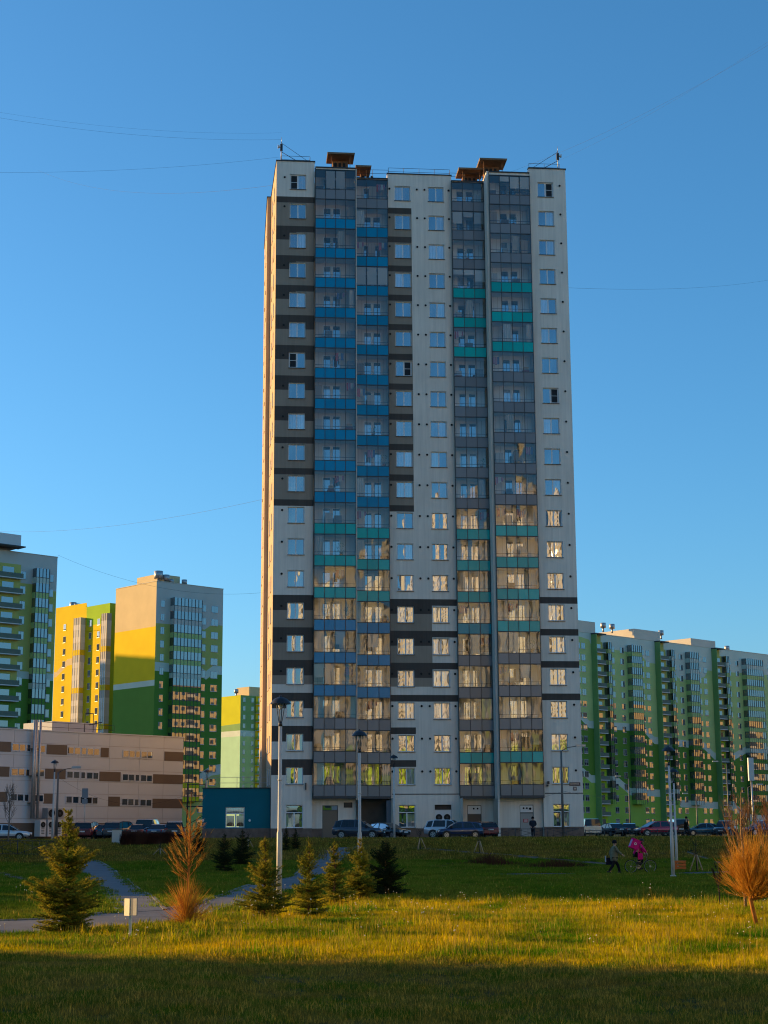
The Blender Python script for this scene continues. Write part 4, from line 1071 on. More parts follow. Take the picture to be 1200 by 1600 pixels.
# street lights with a bent arm
def street_light(u, vt, Y, flip, label, h=None):
    p = at(u, 1300, Y); p.z = terrain(p.x, Y); zt = at(u, vt, Y).z
    t = thing('street_light', label, 'street light', p, 0, 'street lights with bent arms'); H = zt - p.z
    mb = MB(); mb.tube([(0, 0, -.1), (0, 0, H * .45), (0, 0, H - .35)], [.13, .10, .07], M['sill'], 8); mb.build('pole', t)
    mb = MB(); mb.tube([(0, 0, H - .4), (.5 * flip, 0, H - .12), (1.3 * flip, -.2, H)], .035, M['sill'], 6); mb.build('arm', t)
    mb = MB(); mb.box(min(1.2 * flip, 2.0 * flip), max(1.2 * flip, 2.0 * flip), -.35, -.1, H - .05, H + .12, M['steel']); mb.build('lamp_head', t)
    return t
street_light(880, 1166, 134, 1, 'slim street light in front of the right end of the white tower')
street_light(1140, 1190, 230, -1, 'street light against the green block with its arm pointing left')
street_light(985, 1213, 240, -1, 'street light left of the red car in front of the green block')
street_light(1090, 1240, 235, -1, 'low street light in front of the middle of the green block')
street_light(88, 1200, 140, 1, 'thin street light behind the park lamp by the white hall')
street_light(1172, 1226, 225, 1, 'street light half hidden by the orange willow branches')

# ------------------------------------------------------------------ cables
def cable(a, b, sag, label, r=.025, n=24):
    a, b = Vector(a), Vector(b); mb = MB()
    mb.tube([a.lerp(b, i / n) - Vector((0, 0, sag * 4 * (i / n) * (1 - i / n))) for i in range(n + 1)], r * .32, M['wire'], 4, False)
    o = mb.build('cable'); return tag(o, label, 'cable', 'overhead cables')
tl = tower.matrix_basis @ Vector((.45, .25, 67.2)); tr = tower.matrix_basis @ Vector((27.2, .25, 67.3)); tl2 = tower.matrix_basis @ Vector((.2, .25, 65.4))
cable(at(-140, 158, 118), tl, 1.0, 'overhead cable running from the left antenna out of the upper left of the frame', .02)
cable(at(-140, 150, 116), tl + Vector((0, 0, .7)), 1.0, 'second overhead cable just above the first one at the left antenna', .014)
cable(at(-120, 268, 118), tl2, .6, 'nearly level overhead cable reaching the left roof corner', .02)
cable(at(60, 266, 300), tower.matrix_basis @ Vector((.1, 6, 65.0)), 2.5, 'faint overhead cable meeting the left gable below the roof corner', .03)
cable(at(1270, 28, 112), tower.matrix_basis @ Vector((20, 8, 66.5)), 1.2, 'overhead cable rising from the vent shafts to the upper right', .02)
cable(at(1270, 18, 112), tower.matrix_basis @ Vector((22, 8, 66.2)), 1.2, 'overhead cable just above the one rising to the upper right', .014)
cable(at(1260, 425, 300), tower.matrix_basis @ Vector((27.8, 14, 58)), 1.5, 'faint overhead cable leaving the right side of the tower', .03)
cable(at(-40, 828, 260), tower.matrix_basis @ Vector((0, 16, 35.5)), 1.5, 'faint overhead cable leaving the left gable of the tower low down', .03)
cable((CB.P[0], CB.P[1], CT + .5), at(420, 925, 330), 3.0, 'overhead cable between the roofs of the two grey green blocks', .05)
cable(at(92, 1215, 140), at(300, 1238, 140), 1.6, 'thin cable sagging in front of the white hall', .02)
sl = at(880, 1236, 134); cable(sl, at(760, 1250, 140), .4, 'thin cable from the slim street light to the tower', .018); cable(sl, at(1010, 1225, 240), 1.0, 'thin cable from the slim street light towards the green block', .03)

# ------------------------------------------------------------------ signs, fences, stakes
p = G(203, 1469)
t = thing('notice_post', 'small pale post with two square boards standing on the sunlit grass', 'sign', p, R(-20))
k_ = (at(203, 1404, p.y).z - p.z)
pm_ = mat('cream_board', (.62, .57, .46), .6, .3, var=.1, scale=6); gm_ = mat('board_back_grey', (.22, .23, .24), .6, .3)
mb = MB(); mb.box(-.025, .025, -.02, .02, -.05, k_ - .02, pm_); mb.build('post', t)
mb = MB(); mb.box(-.20, .0, -.014, .014, k_ - .36, k_, pm_); o = mb.build('board', t, (0, -.035, 0), R(-28))
mb = MB(); mb.box(0, .17, -.014, .014, k_ - .35, k_ + .01, gm_); mb.box(.075, .172, -.02, -.0145, k_ - .345, k_ + .005, pm_); o = mb.build('board', t, (.03, -.035, 0), R(-14))
p = at(131, 1303, 139); t = thing('road_sign', 'grey double road sign in front of the white hall', 'sign', (p.x, 139, terrain(p.x, 139)))
mb = MB(); mb.tube([(0, 0, 0), (0, 0, 4.3)], .04, M['steel'], 6); mb.build('post', t)
mb = MB(); mb.box(-.26, .26, -.05, -.04, 3.55, 4.35, gm_); mb.build('board', t)
mb = MB(); mb.box(-.24, .24, -.05, -.04, 3.05, 3.45, gm_); mb.build('board', t)
p = at(1178, 1300, 215); t = thing('advert_pylon', 'tall white box sign on a post before the green block', 'sign', (p.x, 215, 1.65))
mb = MB(); mb.tube([(0, 0, 0), (0, 0, 7)], .12, M['steel'], 8); mb.build('post', t)
mb = MB(); mb.box(-.35, .35, -.3, .3, 7.0, 10.0, M['b_white']); mb.build('board', t)
def low_fence(pts, label, h=.7, step=2.0, cross=True):
    t = thing('low_fence', label, 'fence', pts[0]); o = Vector(pts[0])
    for a, b in zip(pts, pts[1:]):
        a, b = Vector(a), Vector(b); L = (b - a).length; n = max(1, int(L / step))
        for i in range(n):
            q, r_ = a.lerp(b, i / n) - o, a.lerp(b, (i + 1) / n) - o
            mb = MB(); mb.tube([q, q + Vector((0, 0, h + .08))], .035, M['darkmetal'], 5); mb.build('post', t)
            mb = MB()
            for hh in (h, .12): mb.tube([q + Vector((0, 0, hh)), r_ + Vector((0, 0, hh))], .02, M['darkmetal'], 4)
            if cross:
                mb.tube([q + Vector((0, 0, .12)), r_ + Vector((0, 0, h))], .014, M['darkmetal'], 4); mb.tube([q + Vector((0, 0, h)), r_ + Vector((0, 0, .12))], .014, M['darkmetal'], 4)
            k = 5
            for j in range(1, k): mb.tube([q.lerp(r_, j / k) + Vector((0, 0, .12)), q.lerp(r_, j / k) + Vector((0, 0, h))], .012, M['darkmetal'], 4)
            mb.build('fence_panel', t)
    return t
def gp(x, y): return Vector((x, y, terrain(x, y)))
low_fence([gp(at(755, 1300, 126.5).x, 126.5), gp(at(905, 1300, 126.5).x, 126.5)], 'low black railing between the lawn and the right half of the tower', h=.75)
a = G(-30, 1337); b = G(84, 1338); low_fence([a, b], 'low black railing by the left end of the footpath', h=.95, step=2.4)
a = at(915, 1300, 128); b = at(1130, 1300, 140); low_fence([gp(a.x, 128), gp(b.x, 140)], 'low black railing along the top of the bank at the right', h=.6)
wood = mat('raw_wood', (.36, .25, .14), .9, .2, var=.2, scale=8)
barkd = mat('dark_bark', (.05, .04, .035), 1, .1, var=.3, scale=12)
def staked(u, vb, vt, label, n=3, sp=.45):
    p = G(u, vb); h = at(u, vt, p.y).z - p.z
    t = thing('staked_sapling', label, 'sapling', p, rng.random() * 6, 'young saplings tied to stakes')
    for k in range(n):
        a = 2 * math.pi * k / n; mb = MB(); mb.tube([(math.cos(a) * sp, math.sin(a) * sp, -.1), (math.cos(a) * .06, math.sin(a) * .06, h)], .035, wood, 5); mb.build('stake', t)
    mb = MB(); mb.tube([(0, 0, -.1), (.02, .02, h), (.05, -.03, h * 1.7)], [.03, .02, .006], barkd, 5)
    r = random.Random(int(u))
    for i in range(14):
        z = h * (.8 + r.random() * .8); a = r.random() * 6.28; L = .25 + r.random() * .4
        mb.tube([(0, 0, z), (math.cos(a) * L * .5, math.sin(a) * L * .5, z + L * .5), (math.cos(a) * L * .7, math.sin(a) * L * .7, z + L)], [.01, .006, .003], barkd, 3, False)
    mb.build('stem', t); return t
staked(657, 1330, 1310, 'sapling between pale leaning stakes below the white car')
staked(749, 1335, 1314, 'sapling between thin stakes below the red car')
staked(1089, 1362, 1336, 'sapling between crossed stakes right of the park lamps')
staked(250, 1338, 1326, 'sapling with three short white stakes on the left lawn', sp=.7)
staked(388, 1327, 1312, 'sapling with short stakes in front of the teal annex', sp=.5)
# a bin and a bench, small and far
p = G(182, 1318); t = thing('litter_bin', 'grey litter bin at the end of the red hedge', 'bin', p)
mb = MB(); mb.box(-.3, .3, -.25, .25, 0, .95, M['b_grey']); mb.build('body', t); mb = MB(); mb.box(-.33, .33, -.28, .28, .951, 1.02, M['sill']); mb.build('lid', t)
p = G(1063, 1360); t = thing('orange_box', 'small orange slatted box on the grass behind the two lamps', 'box', p)
om = mat('orange_paint', (.55, .14, .03), .7, .3)
for i in range(3):
    mb = MB(); mb.box(-.3, .3, -.18, .18, .08 + i * .16, .20 + i * .16, om); mb.build('slat', t)
mb = MB(); mb.box(-.26, -.2, -.14, .14, 0, .5, om); mb.box(.2, .26, -.14, .14, 0, .5, om); mb.build('frame', t)

# ------------------------------------------------------------------ cars
tyre_m = mat('tyre_rubber', (.012, .012, .013), .85, .2); rim_m = mat('wheel_rim', (.35, .35, .36), .35, .5, .8)
cglass_m = glass_mat('car_glass', .0, ((.012, .014, .016), (.02, .022, .024))); hl_m = mat('headlamp_lens', (.6, .62, .62), .1, .6); tl_m = mat('tail_lamp_red', (.4, .01, .01), .2, .5)
plate_m = mat('number_plate', (.6, .6, .58), .5, .3); trim_m = mat('black_trim', (.015, .015, .016), .6, .3)
KINDS = {   # half length stations: (x, z_low, z_belt, half width); cabin: (x, z_top) with belt; all in metres, nose at +x
    'suv': dict(L=4.6, W=.93, body=[(-2.3, .5, .95, .78), (-2.2, .38, 1.05, .90), (-1.2, .33, 1.06, .93), (0, .32, 1.05, .93), (.9, .33, 1.03, .92), (1.9, .38, .93, .88), (2.25, .45, .80, .78), (2.3, .5, .7, .7)],
                cab=[(-2.18, 1.0), (-1.95, 1.58), (-1.2, 1.70), (.0, 1.69), (.35, 1.62), (1.15, 1.0)], r=.37, wx=1.4),
    'hatch': dict(L=4.1, W=.87, body=[(-2.05, .45, .85, .72), (-1.95, .34, .95, .84), (-1.0, .28, .95, .87), (0, .27, .93, .87), (.9, .28, .92, .86), (1.7, .33, .82, .82), (2.0, .4, .68, .7), (2.05, .45, .6, .6)],
                  cab=[(-1.95, .9), (-1.6, 1.36), (-.8, 1.47), (.1, 1.45), (.4, 1.38), (1.2, .9)], r=.32, wx=1.27),
    'sedan': dict(L=4.6, W=.88, body=[(-2.3, .45, .82, .7), (-2.2, .34, .92, .83), (-1.3, .28, .95, .88), (0, .27, .93, .88), (.9, .28, .91, .87), (1.9, .33, .80, .83), (2.25, .4, .68, .72), (2.3, .45, .6, .6)],
                  cab=[(-1.75, .92), (-1.1, 1.36), (-.5, 1.44), (.2, 1.42), (.5, 1.35), (1.3, .9)], r=.32, wx=1.38),
    'van': dict(L=4.9, W=.98, body=[(-2.45, .45, 1.1, .9), (-2.4, .36, 1.15, .96), (-1.2, .33, 1.15, .98), (.2, .33, 1.15, .98), (1.2, .34, 1.1, .96), (2.0, .4, .98, .9), (2.4, .46, .8, .8), (2.45, .5, .7, .7)],
                cab=[(-2.42, 1.12), (-2.3, 1.85), (-1.2, 1.93), (.4, 1.92), (.9, 1.8), (1.9, 1.05)], r=.35, wx=1.5)}
PROTO = {}
def car_meshes(kind):
    if kind in PROTO: return PROTO[kind]
    K_ = KINDS[kind]; bodyM = bpy.data.materials.new('dummy')
    b = MB(); secs = []
    for x, zl, zb_, hw in K_['body']:
        pts = []
        for y, z in ((-hw * .9, zl), (-hw, zl + .12), (-hw, (zl + zb_) / 2 + .05), (-hw * .97, zb_ - .06), (-hw * .90, zb_), (hw * .90, zb_), (hw * .97, zb_ - .06), (hw, (zl + zb_) / 2 + .05), (hw, zl + .12), (hw * .9, zl)): pts.append((x, y, z))
        secs.append(pts)
    n = len(secs[0]); base = []
    for s_ in secs: base.append(len(b.v)); b.v += s_
    k = b.mi(bodyM)
    for i in range(len(secs) - 1):
        for j in range(n):
            b.f.append((base[i] + j, base[i + 1] + j, base[i + 1] + (j + 1) % n, base[i] + (j + 1) % n)); b.m.append(k); b.smooth.append(True)
    b.f.append(tuple(base[0] + j for j in range(n))); b.m.append(k); b.smooth.append(False)
    b.f.append(tuple(base[-1] + j for j in range(n))[::-1]); b.m.append(k); b.smooth.append(False)
    # roof skin and pillars
    W_ = K_['W']; cab = K_['cab']; tw = W_ * .74; bw = W_ * .92; zbelt = min(cab[0][1], cab[-1][1]) + .02
    top = cab[1:-1]
    rp = [(x, z) for x, z in top]
    for (xa, za), (xb_, zb_) in zip(rp, rp[1:]):
        b.face([(xa, -tw, za), (xb_, -tw, zb_), (xb_, tw, zb_), (xa, tw, za)], bodyM, True)
    def side(x, z, sgn, off=0.0):
        f = (z - zbelt) / max(.01, (max(t_[1] for t_ in top) - zbelt)); return (x, sgn * (bw + (tw - bw) * f + off), z)
    xp = [cab[0][0], cab[1][0], cab[-2][0], cab[-1][0]]
    for sg in (-1, 1):
        for (xa, za), (xb_, zb_), t_ in (((cab[0][0], zbelt), cab[1], .1), ((cab[-1][0], zbelt), cab[-2], -.09), ((-.25, zbelt), (-.25, top[1][1]), .1), ((cab[0][0] + .62, zbelt), (cab[1][0] + .55, top[0][1] + .05), .1)):
            b.face([side(xa, za, sg, .012), side(xa + t_, za, sg, .012), side(xb_ + t_, zb_, sg, .012), side(xb_, zb_, sg, .012)], bodyM)
        for (xa, za), (xb_, zb_) in zip(rp, rp[1:]):
            b.face([side(xa, za, sg, .012), side(xb_, zb_, sg, .012), side(xb_, zb_ - .07, sg, .014), side(xa, za - .07, sg, .014)], bodyM)
    bm_ = b.mesh('body')
    g = MB(); poly = [(cab[0][0], zbelt)] + rp + [(cab[-1][0], zbelt)]
    for sg in (-1, 1):
        pts = [side(x, z - (.012 if 0 < i < len(poly) - 1 else 0), sg) for i, (x, z) in enumerate(poly)]
        g.face(pts if sg < 0 else pts[::-1], cglass_m)
    (xa, za), (xb_, zb_) = poly[0], poly[1]
    g.face([(xa, -bw, za), (xb_, -tw, zb_ - .01), (xb_, tw, zb_ - .01), (xa, bw, za)], cglass_m)
    (xa, za), (xb_, zb_) = poly[-1], poly[-2]
    g.face([(xa, -bw, za), (xa, bw, za), (xb_, tw, zb_ - .01), (xb_, -tw, zb_ - .01)], cglass_m)
    gm2 = g.mesh('window')
    r_ = K_['r']
    ty = MB(); ty.tube([(0, -.11, 0), (0, -.10, 0), (0, .10, 0), (0, .11, 0)], [r_ - .03, r_, r_, r_ - .03], tyre_m, 18)
    ri = MB(); ri.tube([(0, -.118, 0), (0, .118, 0)], r_ * .66, rim_m, 14)
    for q in range(5):
        a = q * 6.283 / 5; ri.box(0, 0, 0, 0, 0, 0, trim_m) if False else ri.tube([(math.cos(a) * r_ * .4, -.12, math.sin(a) * r_ * .4), (math.cos(a) * r_ * .4, .12, math.sin(a) * r_ * .4)], r_ * .13, trim_m, 6)
    ar = MB()
    for sx in (-1, 1):
        for sg in (-1, 1): ar.tube([(sx * K_['wx'], sg * (W_ - .22), r_), (sx * K_['wx'], sg * (W_ + .006), r_)], r_ + .07, trim_m, 18)
    ar.box(-K_['wx'], K_['wx'], -W_ - .004, W_ + .004, .25, .40, trim_m)
    xe = K_['L'] / 2; zl = K_['body'][-1][2]
    hl = MB(); hl.box(xe - .28, xe - .03, 0, .3, zl - .02, zl + .13, hl_m)
    tl_ = MB(); tl_.box(-xe + .02, -xe + .2, 0, .17, K_['body'][0][2] - .25, K_['body'][0][2] + .08, tl_m)
    gr = MB(); gr.box(xe - .12, xe + .01, -.42, .42, zl - .12, zl + .02, trim_m); gr.box(xe - .2, xe + .015, -.6, .6, .34, .5, trim_m)
    pl_ = MB(); pl_.box(0, .02, -.26, .26, 0, .12, plate_m)
    mi = MB(); mi.box(.75, .93, 0, .2, zbelt + .02, zbelt + .17, trim_m)
    PROTO[kind] = (bm_, gm2, ty.mesh('tyre'), ri.mesh('rim'), ar.mesh('wheel_arch'), hl.mesh('headlight'), tl_.mesh('tail_light'), gr.mesh('grille'), pl_.mesh('number_plate'), mi.mesh('wing_mirror'), K_)
    return PROTO[kind]
PAINT = {}
def paint(n, c, r=.25, metal=.3):
    if n not in PAINT:
        m = mat('paint_' + n, c, r, .5, metal); m.node_tree.nodes['Principled BSDF'].inputs['Coat Weight'].default_value = .6; PAINT[n] = m
    return PAINT[n]
def car(kind, u, Y, yaw, pname, pcol, label, dz=0.0, group='cars parked around the houses', sc_=.9):
    ms = car_meshes(kind); K_ = ms[10]
    p = at(u, 1305, Y); z = terrain(p.x, Y) + .03 + dz
    t = thing('parked_car', label, 'car', (p.x, Y, z), R(yaw), group); t.scale = (sc_, sc_, sc_)
    me = ms[0].copy(); me.materials[0] = paint(pname, pcol); put('body', me, t); put('window', ms[1], t); put('wheel_arch', ms[4], t); put('grille', ms[7], t)
    for sx in (-1, 1):
        for sg in (-1, 1):
            wh = put('wheel', ms[2], t, (sx * K_['wx'], sg * (K_['W'] - .11), K_['r'])); put('rim', ms[3], wh)
    W_ = K_['W']; xe = K_['L'] / 2
    put('headlight', ms[5], t, (0, W_ * .72 - .2, 0)); put('headlight', ms[5], t, (0, -W_ * .72 - .1, 0))
    put('tail_light', ms[6], t, (0, W_ * .8 - .12, 0)); put('tail_light', ms[6], t, (0, -W_ * .8 - .05, 0))
    put('number_plate', ms[8], t, (xe + .012, 0, .52)); put('number_plate', ms[8], t, (-xe - .03, 0, .72))
    put('wing_mirror', ms[9], t, (0, W_ * .9, 0)); put('wing_mirror', ms[9], t, (0, -W_ * .9 - .2, 0))
    return t
car('suv', 561, 131, -12, 'slate', (.045, .055, .075), 'dark slate sport utility car parked left of the tower entrance lamp')
car('sedan', 603, 134, -38, 'black', (.015, .017, .02), 'black saloon with its nose turned to the lawn beside the slate car')
car('suv', 703, 135.5, -14, 'silver', (.50, .52, .55), 'silver white sport utility car parked at the tower with a roof rail')
car('hatch', 718, 130.5, 186, 'navy', (.03, .045, .10), 'navy blue hatchback in front of the silver car, nose to the left')
car('hatch', 752, 132.5, 112, 'wine', (.16, .02, .03), 'dark red hatchback seen from behind beside the navy one')
car('sedan', 955, 162, 112, 'graphite', (.02, .02, .024), 'low dark saloon behind the bank railing right of the tower')
car('sedan', 984, 165, 78, 'graphite2', (.024, .022, .022), 'second low dark saloon between the tower and the red van')
car('hatch', 1025, 160, 194, 'red', (.42, .02, .04), 'bright red hatchback on the street above the bank', sc_=1.0)
car('van', 1058, 168, 92, 'ink', (.018, .018, .022), 'black van behind the two park lamps')
car('suv', 1134, 166, 244, 'bluegrey', (.05, .055, .075), 'dark blue grey sport utility car at the right of the street')
car('sedan', 1100, 168, 180, 'cyan', (.05, .16, .22), 'blue car half hidden behind the dark blue grey one')
car('van', 922, 160, 90, 'whitevan', (.6, .6, .6), 'white van peeping out behind the tower corner')
car('suv', 1190, 168, 200, 'violet', (.05, .04, .08), 'dark car behind the orange willow at the right edge')
car('sedan', 8, 131, 4, 'white', (.6, .6, .6), 'white saloon at the left edge by the cooling units')
car('suv', 139, 139, 84, 'ruby', (.17, .03, .035), 'dark red sport utility car with lit tail lamp in front of the white hall')
car('sedan', 165, 139.5, 96, 'midnight', (.03, .04, .07), 'midnight blue saloon next to the dark red car by the hall')
car('suv', 191, 138, 70, 'pine', (.05, .065, .07), 'dark green grey car at the left end of the red hedge')
car('sedan', 214, 139, 92, 'maroon', (.13, .035, .03), 'maroon saloon behind the red hedge')
car('van', 232, 142, 88, 'pearl', (.35, .40, .48), 'pale blue van behind the middle of the red hedge')
car('sedan', 251, 139, 82, 'steelblue', (.10, .14, .20), 'steel blue saloon behind the right end of the red hedge')
car('suv', 274, 140, 95, 'coal', (.025, .025, .03), 'coal black car nearest the steel stair')

# ------------------------------------------------------------------ people
def skin_body(name, chains, m, parent=None, loc=(0, 0, 0), sub=2):
    """one continuous surface grown over joints; chains = list of [(point, radius), ...]; equal points are shared joints"""
    vs, idx, rad, ed = [], {}, [], []
    for ch in chains:
        prev = None
        for p, r in ch:
            key = tuple(round(c, 3) for c in p)
            if key not in idx: idx[key] = len(vs); vs.append(key); rad.append(r)
            i = idx[key]
            if prev is not None and prev != i: ed.append((prev, i))
            prev = i
    me = bpy.data.meshes.new(name); me.from_pydata(vs, ed, []); me.update()
    o = put(name, me, parent, loc); me.materials.append(m)
    sk = o.modifiers.new('skin', 'SKIN'); sk.use_smooth_shade = True
    me.skin_vertices or None
    for i, r in enumerate(rad):
        rr = r if hasattr(r, '__len__') else (r, r); me.skin_vertices[0].data[i].radius = rr
    me.skin_vertices[0].data[0].use_root = True
    sb = o.modifiers.new('sub', 'SUBSURF'); sb.levels = sub; sb.render_levels = sub
    return o
skin_m = mat('skin', (.45, .27, .19), .6, .3)
def cloth(n, c, v=.15): return mat('cloth_' + n, c, .95, .1, var=v, scale=12, bump=.2, bscale=30)
def face_bits(t, c, fwd, s=1.0):
    """eyes, nose and ears on the head centred at c looking along fwd"""
    c = Vector(c); f = Vector(fwd).normalized(); side_ = f.cross(Vector((0, 0, 1))).normalized(); mb = MB()
    mb.tube([c + f * .085 + Vector((0, 0, .0)), c + f * .125 + Vector((0, 0, -.03)), c + f * .09 + Vector((0, 0, -.04))], [.012, .018, .014], skin_m, 6)
    mb.build('nose', t)
    mb = MB()
    for s_ in (-1, 1): mb.tube([c + f * .088 + side_ * .035 * s_ + Vector((0, 0, .02)), c + f * .1 + side_ * .034 * s_ + Vector((0, 0, .02))], .011, M['vent'], 6)
    mb.tube([c + f * .092 - side_ * .025 + Vector((0, 0, -.07)), c + f * .092 + side_ * .025 + Vector((0, 0, -.07))], .007, mat('lip', (.3, .1, .09), .6, .3), 5)
    mb.build('eyes_and_mouth', t)
    mb = MB()
    for s_ in (-1, 1): mb.tube([c + side_ * .085 * s_ + Vector((0, 0, .03)), c + side_ * .095 * s_ + Vector((0, 0, -.03))], [.02, .014], skin_m, 6)
    mb.build('ears', t)
def hand(t, w_, d, name='hand'):
    """palm with four curled fingers and a thumb at wrist w_, reaching along d"""
    w_ = Vector(w_); d = Vector(d).normalized(); sd = Vector((0, 1, 0)); up = d.cross(sd).normalized(); mb = MB()
    mb.tube([w_, w_ + d * .05, w_ + d * .09], [.028, .042, .038], skin_m, 8)
    for i, L in enumerate((.065, .075, .07, .055)):
        b = w_ + d * .085 + sd * (.028 - i * .019); mb.tube([b, b + d * L * .55 - up * .004, b + d * L * .8 - up * .03], [.010, .0095, .007], skin_m, 5)
    b = w_ + d * .03 + sd * .03; mb.tube([b, b + d * .04 + sd * .025, b + d * .07 + sd * .022 - up * .012], [.012, .011, .008], skin_m, 5)
    mb.build(name, t)
def walker(p, yaw, label, coat, trousers, hat, bag=None, stride=.32, arm=True, group='people outdoors'):
    t = thing('person', label, 'person', p, yaw, None)
    s = stride
    hip = (0, 0, .92); ch = (.04, 0, 1.32); nk = (.05, 0, 1.47); hd = (.07, 0, 1.60)
    la, ra = (s, .09, .07), (-s, -.09, .10)
    lk, rk = (s * .75, .09, .50), (-s * .25, -.09, .49)
    ls, rs = (.03, .19, 1.41), (.03, -.19, 1.41)
    le, re = ((-.12, .25, 1.14), (.2, -.25, 1.16)); lw_, rw = (-.1, .24, .88), (.42, -.22, 1.02)
    if not arm: le, re, lw_, rw = (0, .27, 1.13), (.02, -.27, 1.13), (.14, .16, .95), (.14, -.16, .95)
    body = skin_body('body', [[(hip, .13), ((.02, 0, 1.12), .13), (ch, .15), (nk, .065), ((.06, 0, 1.54), .07), (hd, (.10, .09)), ((.06, 0, 1.70), .07)],
        [(ch, .15), (ls, .075), (le, .048), (lw_, .034)], [(ch, .15), (rs, .075), (re, .048), (rw, .034)],
        [(hip, .13), ((.0, .09, .86), .10), (lk, .066), (la, .045), ((la[0] + .14, .09, la[2] - .03), .04)], [(hip, .13), ((.0, -.09, .86), .10), (rk, .066), (ra, .045), ((ra[0] + .13, -.09, ra[2] - .05), .04)]], skin_m, t)
    skin_body('coat', [[((.0, 0, .62), (.25, .23)), ((.01, 0, .95), (.22, .21)), ((.03, 0, 1.2), (.20, .20)), ((.04, 0, 1.37), (.19, .14)), ((.05, 0, 1.46), .10)],
        [((.04, 0, 1.37), .19), (ls, .10), (le, .075), ((lw_[0], lw_[1], lw_[2] + .04), .06)], [((.04, 0, 1.37), .19), (rs, .10), (re, .075), ((rw[0] - .04, rw[1], rw[2] + .02), .06)]], coat, t)
    skin_body('trousers', [[((0, 0, .86), .15), ((.0, .09, .80), .11), (lk, .085), ((la[0], la[1], la[2] + .06), .065)], [((0, 0, .86), .15), ((0, -.09, .80), .11), (rk, .085), ((ra[0], ra[1], ra[2] + .06), .065)]], trousers, t)
    for a in (la, ra):
        mb = MB(); mb.box(a[0] - .09, a[0] + .19, a[1] - .05, a[1] + .05, a[2] - .09, a[2] + .02, trim_m); mb.box(a[0] - .09, a[0] + .05, a[1] - .048, a[1] + .048, a[2] + .021, a[2] + .09, trim_m); mb.build('shoe', t)
    mb = MB(); mb.lathe([(.118, 1.62), (.125, 1.68), (.11, 1.75), (.06, 1.80), (0, 1.81)], hat, 14, (.06, 0, 0)); mb.lathe([(.128, 1.62), (.13, 1.66), (.12, 1.665)], hat, 14, (.06, 0, 0)); mb.build('hat', t)
    face_bits(t, (.07, 0, 1.60), (1, 0, 0))
    hand(t, lw_, (Vector(lw_) - Vector(le))); hand(t, rw, (Vector(rw) - Vector(re)))
    return t
p = G(960, 1366.5)
wk = walker(p, R(8), 'person in a grey green coat and dark cap striding along the far footpath', cloth('greygreen', (.16, .155, .10)), cloth('dark', (.012, .012, .014)), cloth('cap', (.012, .013, .018)))
t = thing('shoulder_bag', 'dark shoulder bag with a pale corner hanging behind the walking person', 'bag', wk.matrix_basis @ Vector((-.12, .34, .55)), R(8))
mb = MB(); mb.box(-.22, .16, -.06, .06, -.05, .32, cloth('bag', (.02, .018, .03))); mb.build('body', t)
mb = MB(); mb.box(-.26, -.221, -.05, .05, .1, .42, cloth('palebag', (.45, .48, .55))); mb.build('flap', t)
mb = MB(); mb.tube([(-.15, 0, .32), (.05, -.04, .85), (.12, 0, .32)], .012, trim_m, 4); mb.build('strap', t)
pp = at(832, 1300, 141.6)
walker((pp.x, 141.0, terrain(pp.x, 141) + .02), R(-100), 'person in dark clothes standing beside the grey door of the tower', cloth('navy', (.03, .032, .045)), cloth('ink', (.014, .014, .02)), cloth('darkhat', (.02, .016, .016)), stride=.06, arm=False)
pp = at(1072, 1300, 148)
walker((pp.x, 148.0, 1.67), R(0), 'person in black walking on the street right of the park lamps', cloth('black', (.012, .013, .012)), cloth('black2', (.012, .012, .012)), cloth('blackhat', (.014, .014, .014)), stride=.25, arm=False)

# cyclist: rider, bicycle and courier box are three things
bp = G(1001, 1364); BY = R(5)
s_ = 1.0
bike = thing('bicycle', 'dark mountain bicycle ridden by the courier in pink', 'bicycle', bp, BY)
steel_d = mat('bike_frame', (.16, .14, .09), .4, .5, .4)
for x in (-.52, .54):
    mb = MB(); ring = [(x + .34 * math.cos(a * .2618), 0, .35 + .34 * math.sin(a * .2618)) for a in range(25)]
    mb.tube(ring, .022, tyre_m, 6, False); wh = mb.build('wheel', bike)
    mb = MB(); mb.tube([(x + .315 * math.cos(a * .2618), 0, .35 + .315 * math.sin(a * .2618)) for a in range(25)], .010, rim_m, 4, False); mb.build('rim', wh)
    mb = MB()
    for k in range(14): a = k * 6.283 / 14; mb.tube([(x, .02 * (-1) ** k, .35), (x + .31 * math.cos(a), 0, .35 + .31 * math.sin(a))], .002, rim_m, 3, False)
    mb.tube([(x, -.04, .35), (x, .04, .35)], .05 if x > 0 else .035, rim_m, 8); mb.build('spokes', wh)
mb = MB()
bb, seat_t, head_t, head_b, rax, fax = (-.08, 0, .32), (-.22, 0, .84), (.34, 0, .86), (.38, 0, .70), (-.52, 0, .35), (.54, 0, .35)
for a, b, r in ((bb, seat_t, .016), (seat_t, head_t, .018), (bb, head_b, .02), (head_b, head_t, .02), (bb, rax, .012), (seat_t, rax, .01), (head_b, fax, .016)): mb.tube([a, b], r, steel_d, 6)
mb.build('frame', bike)
mb = MB(); mb.tube([head_t, (.33, 0, .98)], .014, trim_m, 6); mb.tube([(.36, -.3, 1.0), (.33, -.05, .99), (.33, .05, .99), (.36, .3, 1.0)], .013, trim_m, 6); mb.build('handlebar', bike)
mb = MB(); mb.tube([seat_t, (-.25, 0, .96)], .013, rim_m, 6); mb.tube([(-.38, 0, .975), (-.25, 0, .985), (-.1, 0, .97)], [.075, .06, .025], trim_m, 8); mb.build('saddle', bike)
